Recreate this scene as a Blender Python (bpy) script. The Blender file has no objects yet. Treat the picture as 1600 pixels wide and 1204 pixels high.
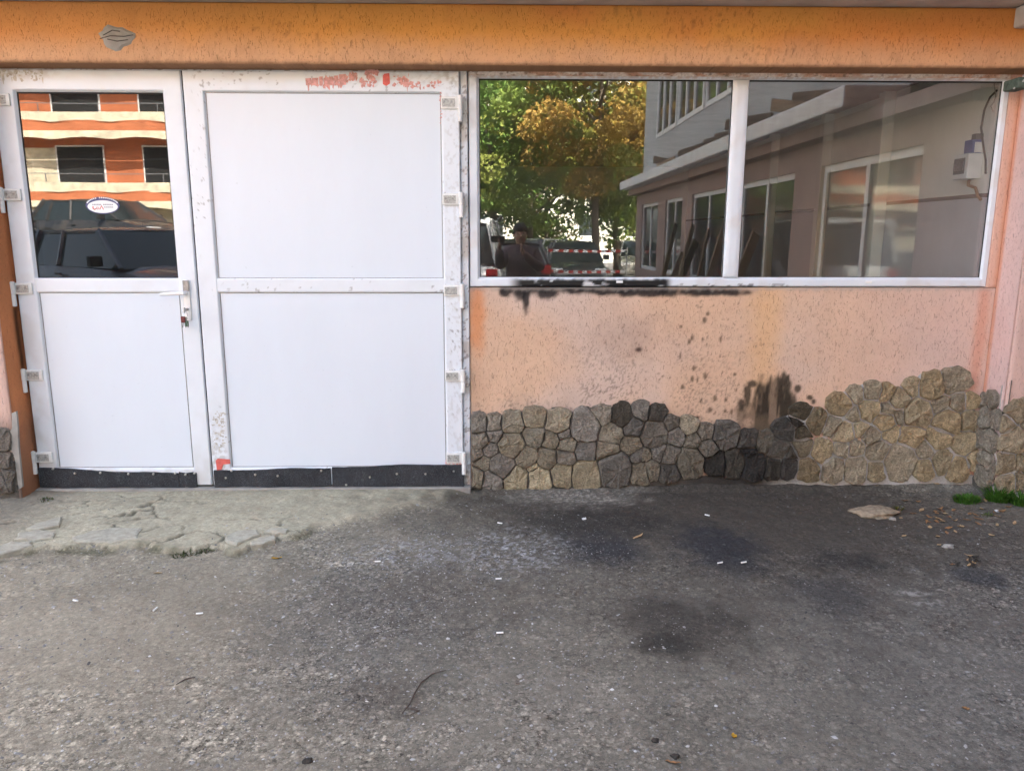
import bpy, bmesh, math, random
import numpy as np
from mathutils import Vector, Matrix

random.seed(7)
rng = np.random.default_rng(11)
SC = bpy.context.scene
COL = SC.collection
R = math.radians

# ------------------------------------------------------------------ camera
D, CAM_H, F_PX = 4.6, 1.541, 1185.0
PITCH, YAW, ROLL = R(11.083), R(1.086), R(-0.098)
fwd = Vector((math.sin(YAW) * math.cos(PITCH), math.cos(YAW) * math.cos(PITCH), -math.sin(PITCH)))
right0 = Vector((math.cos(YAW), -math.sin(YAW), 0))
down0 = fwd.cross(right0)
rgt = right0 * math.cos(ROLL) + down0 * math.sin(ROLL)
dwn = -right0 * math.sin(ROLL) + down0 * math.cos(ROLL)
cam = bpy.data.cameras.new("Camera")
camo = bpy.data.objects.new("Camera", cam)
COL.objects.link(camo)
m = Matrix.Identity(4)
for i, v in enumerate((rgt, -dwn, -fwd)):
    for k in range(3):
        m[k][i] = v[k]
m[0][3], m[1][3], m[2][3] = 0, -D, CAM_H
camo.matrix_world = m
cam.sensor_width = 36
cam.lens = F_PX / 1600 * 36
cam.clip_start = 0.01
cam.clip_end = 2000
SC.camera = camo

# ------------------------------------------------------------------ sky, sun, exposure
SUN_EL, SUN_AZ = R(40), R(24)          # the sun stands behind the building: the yard lies in its shade
w = bpy.data.worlds.new("World")
SC.world = w
w.use_nodes = True
nt = w.node_tree
nt.nodes.clear()
sky = nt.nodes.new("ShaderNodeTexSky")
sky.sky_type = 'NISHITA'
sky.sun_disc = False
sky.sun_elevation = SUN_EL
sky.sun_rotation = SUN_AZ
sky.air_density = 1.0
sky.dust_density = 4.0
sky.ozone_density = 0.6
hs = nt.nodes.new("ShaderNodeHueSaturation")
hs.inputs['Saturation'].default_value = 0.64      # thin high haze whitens the whole sky
bg = nt.nodes.new("ShaderNodeBackground")
bg.inputs['Strength'].default_value = 0.15
ow = nt.nodes.new("ShaderNodeOutputWorld")
nt.links.new(sky.outputs[0], hs.inputs['Color'])
nt.links.new(hs.outputs[0], bg.inputs[0])
nt.links.new(bg.outputs[0], ow.inputs[0])
sl = bpy.data.lights.new("Sun", 'SUN')
sl.energy = 5.0
sl.angle = R(0.53)
sl.color = (1.0, 0.94, 0.84)
so = bpy.data.objects.new("Sun", sl)
COL.objects.link(so)
tosun = Vector((math.sin(SUN_AZ) * math.cos(SUN_EL), math.cos(SUN_AZ) * math.cos(SUN_EL), math.sin(SUN_EL)))
so.rotation_euler = tosun.to_track_quat('Z', 'Y').to_euler()
so.location = tosun * 60
vs = SC.view_settings
vs.view_transform = 'Standard'
vs.look = 'None'
vs.gamma = 1
vs.exposure = 3.15
vs.use_curve_mapping = False
SC.cycles.use_denoising = True
SC.cycles.max_bounces = 10
SC.cycles.diffuse_bounces = 5
SC.cycles.transparent_max_bounces = 16
SC.cycles.sample_clamp_indirect = 6

# ------------------------------------------------------------------ survey helpers
def ray(px, py):
    return rgt * ((px - 800) / F_PX) + dwn * ((py - 602) / F_PX) + fwd
def W(px, py, Y=0.0):
    """photo coordinate -> (x, z) on the vertical plane y = Y"""
    d = ray(px, py); t = (D + Y) / d.y
    return d.x * t, CAM_H + d.z * t
def G(px, py, Z=-0.02):
    """photo coordinate -> (x, y) on the ground"""
    d = ray(px, py); t = (Z - CAM_H) / d.z
    return d.x * t, -D + d.y * t

# ------------------------------------------------------------------ numpy noise
def _hash(ix, iy, seed):
    with np.errstate(over='ignore'):
        h = (ix.astype(np.int64).astype(np.uint64) * np.uint64(0x9E3779B97F4A7C15)) ^ (iy.astype(np.int64).astype(np.uint64) * np.uint64(0xC2B2AE3D27D4EB4F)) ^ np.uint64((seed * 0x165667B19E3779F9) & 0xFFFFFFFFFFFFFFFF)
        h = (h ^ (h >> np.uint64(30))) * np.uint64(0xBF58476D1CE4E5B9)
        h = (h ^ (h >> np.uint64(27))) * np.uint64(0x94D049BB133111EB)
        h = h ^ (h >> np.uint64(31))
    return (h & np.uint64(0xFFFFFF)).astype(float) / 16777215.0
def vnoise(x, y, seed=0):
    x = np.asarray(x, float); y = np.asarray(y, float)
    ix = np.floor(x); iy = np.floor(y)
    fx = x - ix; fy = y - iy
    fx = fx * fx * (3 - 2 * fx); fy = fy * fy * (3 - 2 * fy)
    a = _hash(ix, iy, seed); b = _hash(ix + 1, iy, seed); c = _hash(ix, iy + 1, seed); d = _hash(ix + 1, iy + 1, seed)
    return (a * (1 - fx) + b * fx) * (1 - fy) + (c * (1 - fx) + d * fx) * fy
def fbm(x, y, seed=0, oct=4):
    s = 0; a = 0.5; t = 0
    for k in range(oct):
        s = s + a * vnoise(x, y, seed + k * 17); t += a
        x = np.asarray(x) * 2.03 + 13.1; y = np.asarray(y) * 2.03 + 7.7; a *= 0.5
    return s / t
def sstep(a, b, v):
    t = np.clip((v - a) / (b - a), 0, 1)
    return t * t * (3 - 2 * t)
def lerp(c, col, k):
    return c * (1 - k[..., None]) + np.array(col) * k[..., None]
def blob(x, z, cx, cz, rx, rz, soft=0.35, rag=0.5, sc=1.0, seed=3):
    n = fbm(x * 14 * sc, z * 14 * sc, seed, 4) - 0.5
    d = np.sqrt(((x - cx) / rx) ** 2 + ((z - cz) / rz) ** 2) + n * rag * 2
    return 1 - sstep(1 - soft, 1 + soft, d)

# ------------------------------------------------------------------ materials
MATS = {}
class NT:
    def __init__(s, name):
        s.m = bpy.data.materials.new(name); s.m.use_nodes = True
        s.t = s.m.node_tree; s.t.nodes.clear()
        s.out = s.n("ShaderNodeOutputMaterial"); s.b = s.n("ShaderNodeBsdfPrincipled")
        s.l(s.b.outputs[0], s.out.inputs[0]); MATS[name] = s.m
    def n(s, typ, **kw):
        nd = s.t.nodes.new(typ)
        for k, v in kw.items():
            if k.startswith('i_'):
                nd.inputs[k[2:].replace('_', ' ')].default_value = v
            else:
                setattr(nd, k, v)
        return nd
    def l(s, a, b): s.t.links.new(a, b)
    def coord(s, scale=(1, 1, 1)):
        tc = s.n("ShaderNodeTexCoord"); mp = s.n("ShaderNodeMapping"); mp.inputs['Scale'].default_value = scale
        s.l(tc.outputs['Object'], mp.inputs[0]); return mp.outputs[0]
    def noise(s, vec, scale, detail=4, rough=0.55, dist=0.0):
        n = s.n("ShaderNodeTexNoise"); n.inputs['Scale'].default_value = scale; n.inputs['Detail'].default_value = detail
        n.inputs['Roughness'].default_value = rough; n.inputs['Distortion'].default_value = dist
        s.l(vec, n.inputs['Vector']); return n.outputs['Fac']
    def remap(s, v, a, b, c, d):
        n = s.n("ShaderNodeMapRange"); s.l(v, n.inputs[0])
        for k, q in zip((1, 2, 3, 4), (a, b, c, d)): n.inputs[k].default_value = q
        return n.outputs[0]
    def mul(s, col, val):
        n = s.n("ShaderNodeVectorMath", operation='SCALE'); s.l(col, n.inputs[0]); s.l(val, n.inputs['Scale']); return n.outputs[0]
    def math(s, op, a, b):
        n = s.n("ShaderNodeMath", operation=op)
        for k, q in enumerate((a, b)):
            if isinstance(q, (int, float)): n.inputs[k].default_value = q
            else: s.l(q, n.inputs[k])
        return n.outputs[0]
    def bump(s, h, strength, dist):
        n = s.n("ShaderNodeBump"); n.inputs['Strength'].default_value = strength; n.inputs['Distance'].default_value = dist
        s.l(h, n.inputs['Height']); s.l(n.outputs[0], s.b.inputs['Normal']); return n
    def set(s, rough=0.6, spec=0.4, metal=0.0, col=None):
        s.b.inputs['Roughness'].default_value = rough; s.b.inputs['Specular IOR Level'].default_value = spec
        s.b.inputs['Metallic'].default_value = metal
        if col: s.b.inputs['Base Color'].default_value = (*col, 1)
        return s
    def attr(s, name='Col'):
        a = s.n("ShaderNodeAttribute"); a.attribute_name = name; return a

def simple(name, col, rough=0.6, spec=0.4, metal=0.0, var=0.18, scale=6.0, bump=0.0, bscale=60.0, bd=0.002):
    t = NT(name).set(rough, spec, metal)
    v = t.coord()
    rgb = t.n("ShaderNodeRGB"); rgb.outputs[0].default_value = (*col, 1)
    f = t.remap(t.noise(v, scale, 5, 0.6), 0.25, 0.75, 1 - var, 1 + var)
    t.l(t.mul(rgb.outputs[0], f), t.b.inputs['Base Color'])
    if bump: t.bump(t.noise(v, bscale, 4, 0.6), bump, bd)
    return t.m

def mk_materials():
    # rough "scratched" render: short vertical worm grooves
    for nm, gr in (('render', 1.0), ('beam_render', 1.0)):
        t = NT(nm).set(0.9, 0.15)
        a = t.attr()
        v = t.coord((1.0, 1.0, 0.33))
        n1 = t.noise(v, 120, 3, 0.6, 1.2)
        groove = t.remap(n1, 0.30, 0.42, 0.0, 1.0)
        n2 = t.noise(t.coord(), 260, 3, 0.7)
        h = t.math('ADD', groove, t.math('MULTIPLY', n2, 0.55))
        t.bump(h, 0.8, 0.0033)
        f = t.math('MULTIPLY', t.remap(groove, 0, 1, 0.72, 1.0), t.remap(n2, 0.3, 0.7, 0.9, 1.08))
        t.l(t.mul(a.outputs['Color'], f), t.b.inputs['Base Color'])
    # white pvc with wear coming from the vertex colours
    t = NT('pvc').set(0.34, 0.45)
    a = t.attr(); n = t.noise(t.coord(), 9, 5, 0.65)
    t.l(t.mul(a.outputs['Color'], t.remap(n, 0.3, 0.7, 0.975, 1.015)), t.b.inputs['Base Color'])
    t.bump(t.noise(t.coord(), 3.2, 2), 0.08, 0.004)
    t = NT('pvc_panel').set(0.30, 0.45)
    rgb = t.n("ShaderNodeRGB"); rgb.outputs[0].default_value = (0.665, 0.72, 0.79, 1)
    n = t.noise(t.coord((1, 1, 0.3)), 5, 6, 0.7); n3 = t.noise(t.coord(), 40, 2, 0.5)
    f = t.math('MULTIPLY', t.remap(n, 0.3, 0.75, 1.01, 0.975), t.remap(n3, 0.70, 0.78, 1.0, 0.9))
    t.l(t.mul(rgb.outputs[0], f), t.b.inputs['Base Color'])
    t.bump(t.noise(t.coord(), 1.7, 2), 0.10, 0.012)
    # asphalt / concrete yard
    t = NT('ground').set(0.93, 0.2)
    a = t.attr(); g = t.attr('Grit'); v = t.coord()
    dn = t.n("ShaderNodeTexNoise"); dn.inputs['Scale'].default_value = 90; dn.inputs['Detail'].default_value = 2; t.l(v, dn.inputs['Vector'])
    dv = t.n("ShaderNodeVectorMath", operation='SCALE'); dv.inputs['Scale'].default_value = 0.010; t.l(dn.outputs['Color'], dv.inputs[0])
    av = t.n("ShaderNodeVectorMath", operation='ADD'); t.l(v, av.inputs[0]); t.l(dv.outputs[0], av.inputs[1])
    def chips(scale, lo, hi):
        vo = t.n("ShaderNodeTexVoronoi"); vo.inputs['Scale'].default_value = scale; t.l(av.outputs[0], vo.inputs['Vector'])
        sep = t.n("ShaderNodeSeparateColor"); t.l(vo.outputs['Color'], sep.inputs[0])
        return t.remap(sep.outputs[0], 0.0, 1.0, lo, hi), t.math('MULTIPLY', t.remap(sep.outputs[1], 0.72, 0.95, 0.0, 1.0), t.remap(vo.outputs['Distance'], 0.30, 0.62, 1.0, 0.0))
    b1, s1 = chips(70, -0.34, 0.34); b2, s2 = chips(150, -0.30, 0.34); b3, s3 = chips(38, -0.14, 0.16)
    pn = t.remap(t.noise(v, 6, 4, 0.6), 0.35, 0.65, 0.35, 1.2)
    stones = t.math('ADD', t.math('ADD', b1, b2), t.math('ADD', b3, t.math('ADD', t.math('MULTIPLY', s1, 1.3), t.math('ADD', t.math('MULTIPLY', s2, 0.9), t.math('MULTIPLY', s3, 0.9)))))
    stones = t.math('MULTIPLY', t.math('MULTIPLY', stones, pn), g.outputs['Fac'])
    n1 = t.noise(v, 420, 3, 0.7); n2 = t.noise(v, 45, 5, 0.7)
    f = t.math('ADD', t.math('MULTIPLY', t.remap(n1, 0.3, 0.7, 0.74, 1.2), t.remap(n2, 0.3, 0.7, 0.78, 1.2)), stones)
    t.l(t.mul(a.outputs['Color'], f), t.b.inputs['Base Color'])
    h = t.math('ADD', t.math('MULTIPLY', n1, 0.5), t.math('ADD', t.math('MULTIPLY', n2, 0.8), t.math('MULTIPLY', stones, 0.5)))
    t.bump(h, 0.85, 0.006)
    # coloured-by-attribute loose bits
    t = NT('pebble').set(0.9, 0.2); a = t.attr(); t.l(a.outputs['Color'], t.b.inputs['Base Color'])
    # cladding stone: object colour carries the soot each stone really has
    t = NT('stone').set(0.92, 0.2)
    oi = t.n("ShaderNodeObjectInfo"); v = t.coord()
    n1 = t.noise(v, 18, 6, 0.65, 0.5); n2 = t.noise(v, 130, 4, 0.7); n3 = t.noise(t.coord((1, 1, 2.2)), 40, 5, 0.7, 1.0)
    n4 = t.noise(v, 62, 5, 0.75, 0.8)
    f = t.math('MULTIPLY', t.math('MULTIPLY', t.remap(n1, 0.3, 0.7, 0.66, 1.36), t.remap(n2, 0.3, 0.7, 0.72, 1.28)), t.remap(n4, 0.32, 0.68, 0.68, 1.32))
    t.l(t.mul(oi.outputs['Color'], f), t.b.inputs['Base Color'])
    t.bump(t.math('ADD', t.math('MULTIPLY', n3, 1.3), t.math('ADD', t.math('ADD', t.math('MULTIPLY', n2, 0.5), t.math('MULTIPLY', n4, 0.9)), n1)), 0.9, 0.026)
    t = NT('mortar').set(0.95, 0.15); a = t.attr(); v = t.coord()
    n1 = t.noise(v, 90, 5, 0.7)
    t.l(t.mul(a.outputs['Color'], t.remap(n1, 0.3, 0.7, 0.75, 1.2)), t.b.inputs['Base Color']); t.bump(n1, 0.7, 0.006)
    # window glass: pane that mirrors a share of what stands in front and lets the rest through
    for nm, f0, tint in (('glass', 0.16, (0.93, 0.95, 0.94)), ('coated_glass', 0.115, (0.30, 0.32, 0.31))):
        t = NT(nm); t.t.nodes.remove(t.b)
        tr = t.n("ShaderNodeBsdfTransparent"); tr.inputs[0].default_value = (*tint, 1)
        gl = t.n("ShaderNodeBsdfGlossy"); gl.inputs['Roughness'].default_value = 0.0
        lw = t.n("ShaderNodeLayerWeight"); lw.inputs['Blend'].default_value = 0.5
        p5 = t.math('POWER', lw.outputs['Facing'], 5.0)
        fac = t.math('ADD', t.math('MULTIPLY', p5, 1 - f0), f0)
        tc = t.coord((1, 1, 1)); wv = t.noise(tc, 1.1, 1)
        bp = t.n("ShaderNodeBump"); bp.inputs['Strength'].default_value = 0.10; bp.inputs['Distance'].default_value = 0.01
        t.l(wv, bp.inputs['Height']); t.l(bp.outputs[0], gl.inputs['Normal'])
        # dust film lying on the pane
        df = t.n("ShaderNodeBsdfDiffuse"); df.inputs[0].default_value = (0.42, 0.41, 0.38, 1)
        mx = t.n("ShaderNodeMixShader"); t.l(fac, mx.inputs[0]); t.l(tr.outputs[0], mx.inputs[1]); t.l(gl.outputs[0], mx.inputs[2])
        m2 = t.n("ShaderNodeMixShader"); dn = t.noise(t.coord((3, 1, 0.6)), 5, 6, 0.7)
        t.l(t.remap(dn, 0.3, 0.8, 0.004, 0.03), m2.inputs[0]); t.l(mx.outputs[0], m2.inputs[1]); t.l(df.outputs[0], m2.inputs[2])
        t.l(m2.outputs[0], t.out.inputs[0])
    # kick strips: speckled dark rubber felt
    t = NT('rubber').set(0.95, 0.15); v = t.coord()
    n1 = t.noise(v, 300, 2, 0.6); n2 = t.noise(v, 12, 4, 0.6)
    rgb = t.n("ShaderNodeRGB"); rgb.outputs[0].default_value = (0.037, 0.039, 0.043, 1)
    f = t.math('MULTIPLY', t.remap(n1, 0.52, 0.72, 0.8, 3.2), t.remap(n2, 0.3, 0.7, 0.8, 1.3))
    t.l(t.mul(rgb.outputs[0], f), t.b.inputs['Base Color']); t.bump(n1, 0.5, 0.002)
    # leaves of trees and weeds
    t = NT('foliage').set(0.6, 0.3); a = t.attr(); t.l(a.outputs['Color'], t.b.inputs['Base Color'])
    tl = t.n("ShaderNodeBsdfTranslucent"); t.l(a.outputs['Color'], tl.inputs[0])
    mx = t.n("ShaderNodeMixShader"); mx.inputs[0].default_value = 0.45
    t.l(t.b.outputs[0], mx.inputs[1]); t.l(tl.outputs[0], mx.inputs[2]); t.l(mx.outputs[0], t.out.inputs[0])
    # car paint tinted per object
    t = NT('car_paint').set(0.28, 0.5); oi = t.n("ShaderNodeObjectInfo")
    n = t.noise(t.coord(), 2.2, 6, 0.7)
    mx = t.n("ShaderNodeMix", data_type='RGBA'); t.l(t.remap(n, 0.45, 0.75, 0.0, 0.55), mx.inputs['Factor']); t.l(oi.outputs['Color'], mx.inputs['A']); mx.inputs['B'].default_value = (.15, .12, .09, 1)
    t.l(mx.outputs['Result'], t.b.inputs['Base Color']); t.l(t.remap(n, 0.4, 0.7, 0.18, 0.6), t.b.inputs['Roughness'])
    t.b.inputs['Coat Weight'].default_value = 0.4
    S = simple
    S('plaster_pink', (0.36, 0.26, 0.22), 0.9, 0.15, 0, 0.10, 3, 0.4, 150)
    S('soffit', (0.50, 0.48, 0.46), 0.95, 0.1, 0, 0.2, 5, 0.4, 80)
    S('concrete', (0.30, 0.285, 0.26), 0.95, 0.15, 0, 0.25, 7, 0.6, 60, 0.004)
    S('concrete_slab', (0.38, 0.355, 0.285), 0.95, 0.15, 0, 0.25, 30, 0.8, 120, 0.006)
    S('interior_white', (0.80, 0.79, 0.75), 0.8, 0.2, 0, 0.07, 2)
    S('interior_lower', (0.60, 0.58, 0.61), 0.45, 0.4, 0, 0.08, 2)
    S('interior_line', (0.16, 0.13, 0.11), 0.7, 0.2)
    S('interior_ceiling', (0.36, 0.30, 0.25), 0.9, 0.1)
    S('interior_floor', (0.16, 0.15, 0.14), 0.8, 0.2)
    S('gasket', (0.02, 0.02, 0.02), 0.6, 0.3)
    S('metal_grey', (0.30, 0.30, 0.30), 0.4, 0.5, 0.7, 0.3, 80)
    S('hinge_white', (0.70, 0.70, 0.68), 0.45, 0.4, 0, 0.12, 30)
    S('hinge_plate', (0.42, 0.42, 0.40), 0.55, 0.4, 0.2, 0.5, 90)
    S('steel', (0.55, 0.55, 0.55), 0.3, 0.5, 0.9)
    S('handle_white', (0.80, 0.80, 0.80), 0.35, 0.45, 0, 0.04)
    S('dark_red', (0.14, 0.03, 0.03), 0.5); S('dark_green', (0.03, 0.12, 0.06), 0.5)
    S('residue_red', (0.64, 0.34, 0.31), 0.8, 0.2, 0, 0.4, 60)
    S('sticker_red', (0.62, 0.13, 0.11), 0.6, 0.3, 0, 0.2, 50)
    S('residue_grey', (0.50, 0.48, 0.43), 0.8, 0.2, 0, 0.3, 60)
    S('sticker_white', (0.82, 0.83, 0.85), 0.4); S('sticker_blue', (0.05, 0.06, 0.17), 0.4)
    S('sticker_grey', (0.25, 0.26, 0.30), 0.5)
    S('box_white', (0.75, 0.75, 0.75), 0.4); S('box_dark', (0.10, 0.11, 0.11), 0.3); S('box_blue', (0.05, 0.09, 0.26), 0.5)
    S('cable_dark', (0.05, 0.045, 0.04), 0.6); S('cable_light', (0.40, 0.38, 0.34), 0.6)
    S('cable_orange', (0.35, 0.18, 0.09), 0.6)
    S('verdigris', (0.085, 0.11, 0.09), 0.8, 0.2, 0, 0.5, 40, 0.6, 60, 0.006)
    S('butt_white', (0.78, 0.77, 0.74), 0.8); S('butt_tan', (0.50, 0.30, 0.12), 0.8)
    S('leaf_brown', (0.26, 0.14, 0.065), 0.8, 0.2, 0, 0.35, 40); S('leaf_tan', (0.38, 0.26, 0.14), 0.8, 0.2, 0, 0.3, 40)
    S('leaf_yellow', (0.42, 0.24, 0.03), 0.8, 0.2, 0, 0.3, 40); S('leaf_burnt', (0.03, 0.025, 0.02), 0.8)
    S('twig', (0.07, 0.05, 0.04), 0.8)
    S('tan_rock', (0.30, 0.24, 0.17), 0.95, 0.1, 0, 0.4, 40, 0.9, 70, 0.008)
    S('paper', (0.62, 0.62, 0.62), 0.9, 0.1, 0, 0.2, 60)
    S('bark', (0.10, 0.08, 0.06), 0.95, 0.1, 0, 0.3, 20, 0.8, 30, 0.02)
    S('block_orange', (0.50, 0.17, 0.08), 0.9, 0.1, 0, 0.28, 1.4); S('block_cream', (0.64, 0.57, 0.42), 0.9, 0.1, 0, 0.38, 2.5)
    S('block_grey', (0.42, 0.42, 0.40), 0.9, 0.1, 0, 0.1, 0.8); S('block_pale', (0.55, 0.52, 0.45), 0.9, 0.1, 0, 0.1, 0.8)
    S('window_white', (0.72, 0.72, 0.70), 0.4); S('dark_room', (0.02, 0.02, 0.02), 0.9)
    t = NT('far_glass').set(0.05, 0.5, 0, (0.03, 0.035, 0.04))
    S('roof_dark', (0.12, 0.11, 0.10), 0.9)
    S('white_wall', (0.72, 0.71, 0.68), 0.9, 0.1, 0, 0.12, 1.2)
    S('wood', (0.24, 0.17, 0.11), 0.85, 0.15, 0, 0.3, 12, 0.4, 40); S('wood_dark', (0.12, 0.09, 0.065), 0.85, 0.15, 0, 0.3, 12)
    S('tyre', (0.02, 0.02, 0.02), 0.85); S('rim', (0.40, 0.40, 0.42), 0.35, 0.5, 0.7)
    t = NT('car_glass').set(0.04, 0.6, 0, (0.025, 0.035, 0.038))
    S('black_plastic', (0.025, 0.025, 0.025), 0.6); S('lamp_clear', (0.65, 0.66, 0.66), 0.15, 0.6); S('lamp_red', (0.42, 0.02, 0.02), 0.25, 0.6)
    S('plate_white', (0.75, 0.75, 0.75), 0.5)
    S('tape_white', (0.75, 0.75, 0.72), 0.5); S('tape_red', (0.50, 0.04, 0.03), 0.5)
    S('skin', (0.45, 0.27, 0.19), 0.55, 0.3, 0, 0.05); S('hair', (0.02, 0.015, 0.012), 0.6)
    S('jacket', (0.13, 0.10, 0.11), 0.75, 0.25, 0, 0.15, 12); S('trousers', (0.03, 0.035, 0.05), 0.85); S('shoe', (0.02, 0.02, 0.02), 0.6)
    S('phone_black', (0.02, 0.02, 0.022), 0.2, 0.5)
mk_materials()

# ------------------------------------------------------------------ mesh helpers
def tag(o, label=None, cat=None, group=None, kind=None):
    for k, v in (('label', label), ('category', cat), ('group', group), ('kind', kind)):
        if v: o[k] = v
    return o
def empty(name, loc=(0, 0, 0), rz=0.0, parent=None):
    o = bpy.data.objects.new(name, None); COL.objects.link(o)
    o.location = loc; o.rotation_euler = (0, 0, rz); o.parent = parent; o.empty_display_size = 0.1
    return o
def link(name, me, mat=None, parent=None, smooth=False):
    o = bpy.data.objects.new(name, me); COL.objects.link(o); o.parent = parent
    if mat:
        me.materials.clear(); me.materials.append(MATS[mat])
    if smooth:
        me.shade_smooth()
    return o
def from_arrays(name, co, faces, mat=None, parent=None, smooth=False, col=None, extra=None):
    me = bpy.data.meshes.new(name)
    co = np.asarray(co, float)
    if isinstance(faces, np.ndarray):
        n, k = faces.shape
        me.vertices.add(len(co)); me.vertices.foreach_set('co', co.ravel())
        me.loops.add(n * k); me.loops.foreach_set('vertex_index', faces.ravel().astype(np.int32))
        me.polygons.add(n); me.polygons.foreach_set('loop_start', np.arange(0, n * k, k, dtype=np.int32))
        me.polygons.foreach_set('loop_total', np.full(n, k, dtype=np.int32))
        me.update(calc_edges=True)
    else:
        me.from_pydata([tuple(c) for c in co], [], faces); me.update()
    if col is not None:
        a = me.attributes.new('Col', 'FLOAT_COLOR', 'POINT')
        c4 = np.ones((len(co), 4)); c4[:, :3] = col
        a.data.foreach_set('color', c4.ravel())
    if extra:
        for k, v in extra.items():
            a = me.attributes.new(k, 'FLOAT', 'POINT'); a.data.foreach_set('value', np.asarray(v, float).ravel())
    return link(name, me, mat, parent, smooth)

class MB:
    def __init__(s): s.v = []; s.f = []
    def add(s, vs, fs):
        o = len(s.v); s.v += [tuple(q) for q in vs]; s.f += [tuple(i + o for i in f) for f in fs]; return s
    def box(s, x0, x1, y0, y1, z0, z1):
        return s.add([(x, y, z) for x in (x0, x1) for y in (y0, y1) for z in (z0, z1)],
                     [(0, 1, 3, 2), (4, 6, 7, 5), (0, 4, 5, 1), (2, 3, 7, 6), (0, 2, 6, 4), (1, 5, 7, 3)])
    def bbox(s, x0, x1, y0, y1, z0, z1, b=0.005):
        """box with all edges chamfered"""
        bm = bmesh.new(); bmesh.ops.create_cube(bm, size=1)
        for v in bm.verts:
            v.co = Vector((x0 + (v.co.x + .5) * (x1 - x0), y0 + (v.co.y + .5) * (y1 - y0), z0 + (v.co.z + .5) * (z1 - z0)))
        bmesh.ops.bevel(bm, geom=bm.edges[:], offset=b, segments=2, affect='EDGES', profile=0.5)
        bm.verts.index_update()
        s.add([v.co[:] for v in bm.verts], [tuple(v.index for v in f.verts) for f in bm.faces]); bm.free(); return s
    def tube(s, pts, rad, n=8, caps=True):
        pts = [Vector(p) for p in pts]
        rads = rad if isinstance(rad, (list, tuple)) else [rad] * len(pts)
        o = len(s.v); up = None
        for i, p in enumerate(pts):
            d = (pts[min(i + 1, len(pts) - 1)] - pts[max(i - 1, 0)]).normalized()
            if up is None:
                up = Vector((0, 0, 1)) if abs(d.z) < 0.9 else Vector((1, 0, 0))
            a = d.cross(up).normalized(); up = a.cross(d).normalized()
            for k in range(n):
                t = 2 * math.pi * k / n
                s.v.append(tuple(p + (a * math.cos(t) + up * math.sin(t)) * rads[i]))
        for i in range(len(pts) - 1):
            for k in range(n):
                a0 = o + i * n + k; a1 = o + i * n + (k + 1) % n
                s.f.append((a0, a1, a1 + n, a0 + n))
        if caps:
            s.f.append(tuple(o + k for k in range(n))[::-1]); s.f.append(tuple(o + (len(pts) - 1) * n + k for k in range(n)))
        return s
    def prism(s, poly, y0, y1):
        """poly of (x, z), extruded in y"""
        n = len(poly)
        s.add([(x, y0, z) for x, z in poly] + [(x, y1, z) for x, z in poly],
              [tuple(range(n)), tuple(range(2 * n - 1, n - 1, -1))] + [(k, k + n, (k + 1) % n + n, (k + 1) % n) for k in range(n)])
        return s
    def lathe(s, prof, n=20, axis='x', c=(0, 0, 0)):
        o = len(s.v)
        for (a, r) in prof:
            for k in range(n):
                t = 2 * math.pi * k / n
                if axis == 'x': p = (c[0] + a, c[1] + r * math.cos(t), c[2] + r * math.sin(t))
                elif axis == 'y': p = (c[0] + r * math.cos(t), c[1] + a, c[2] + r * math.sin(t))
                else: p = (c[0] + r * math.cos(t), c[1] + r * math.sin(t), c[2] + a)
                s.v.append(p)
        for i in range(len(prof) - 1):
            for k in range(n):
                a0 = o + i * n + k; a1 = o + i * n + (k + 1) % n
                s.f.append((a0, a1, a1 + n, a0 + n))
        s.f.append(tuple(o + k for k in range(n))[::-1]); s.f.append(tuple(o + (len(prof) - 1) * n + k for k in range(n)))
        return s
    def build(s, name, mat, parent=None, smooth=False, fix=True):
        me = bpy.data.meshes.new(name); me.from_pydata(s.v, [], s.f); me.update()
        if fix:
            bm = bmesh.new(); bm.from_mesh(me); bmesh.ops.recalc_face_normals(bm, faces=bm.faces[:]); bm.to_mesh(me); bm.free()
        o = link(name, me, mat, parent)
        if smooth:
            me.shade_smooth()
            try: me.set_sharp_from_angle(angle=R(40))
            except Exception: pass
        return o

def slab_grid(name, x0, x1, z0, z1, yf, depth, step, colf, mat, parent, b=0.003, hf=None):
    """upright slab whose front (facing -y) is a fine grid with vertex colours and optional relief"""
    def axis(a0, a1):
        n = max(2, int(round((a1 - a0 - 2 * b) / step)))
        inner = np.linspace(a0 + b, a1 - b, n + 1)
        return np.concatenate([[a0, a0], inner, [a1, a1]]), np.concatenate([[depth, b], np.zeros(n + 1), [b, depth]])
    xs, yx = axis(x0, x1); zs, yz = axis(z0, z1)
    X, Z = np.meshgrid(xs, zs, indexing='ij')
    Yo = np.maximum(yx[:, None], yz[None, :])
    Y = yf + Yo
    if hf is not None:
        Y = Y - hf(X, Z) * (Yo < depth * 0.5)
    co = np.stack([X, Y, Z], -1).reshape(-1, 3)
    nx, nz = len(xs), len(zs)
    i = np.arange(nx - 1)[:, None] * nz + np.arange(nz - 1)[None, :]
    i = i.ravel()
    faces = np.stack([i, i + nz, i + nz + 1, i + 1], 1)
    return from_arrays(name, co, faces, mat, parent, True, colf(co[:, 0], co[:, 2]))

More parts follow.
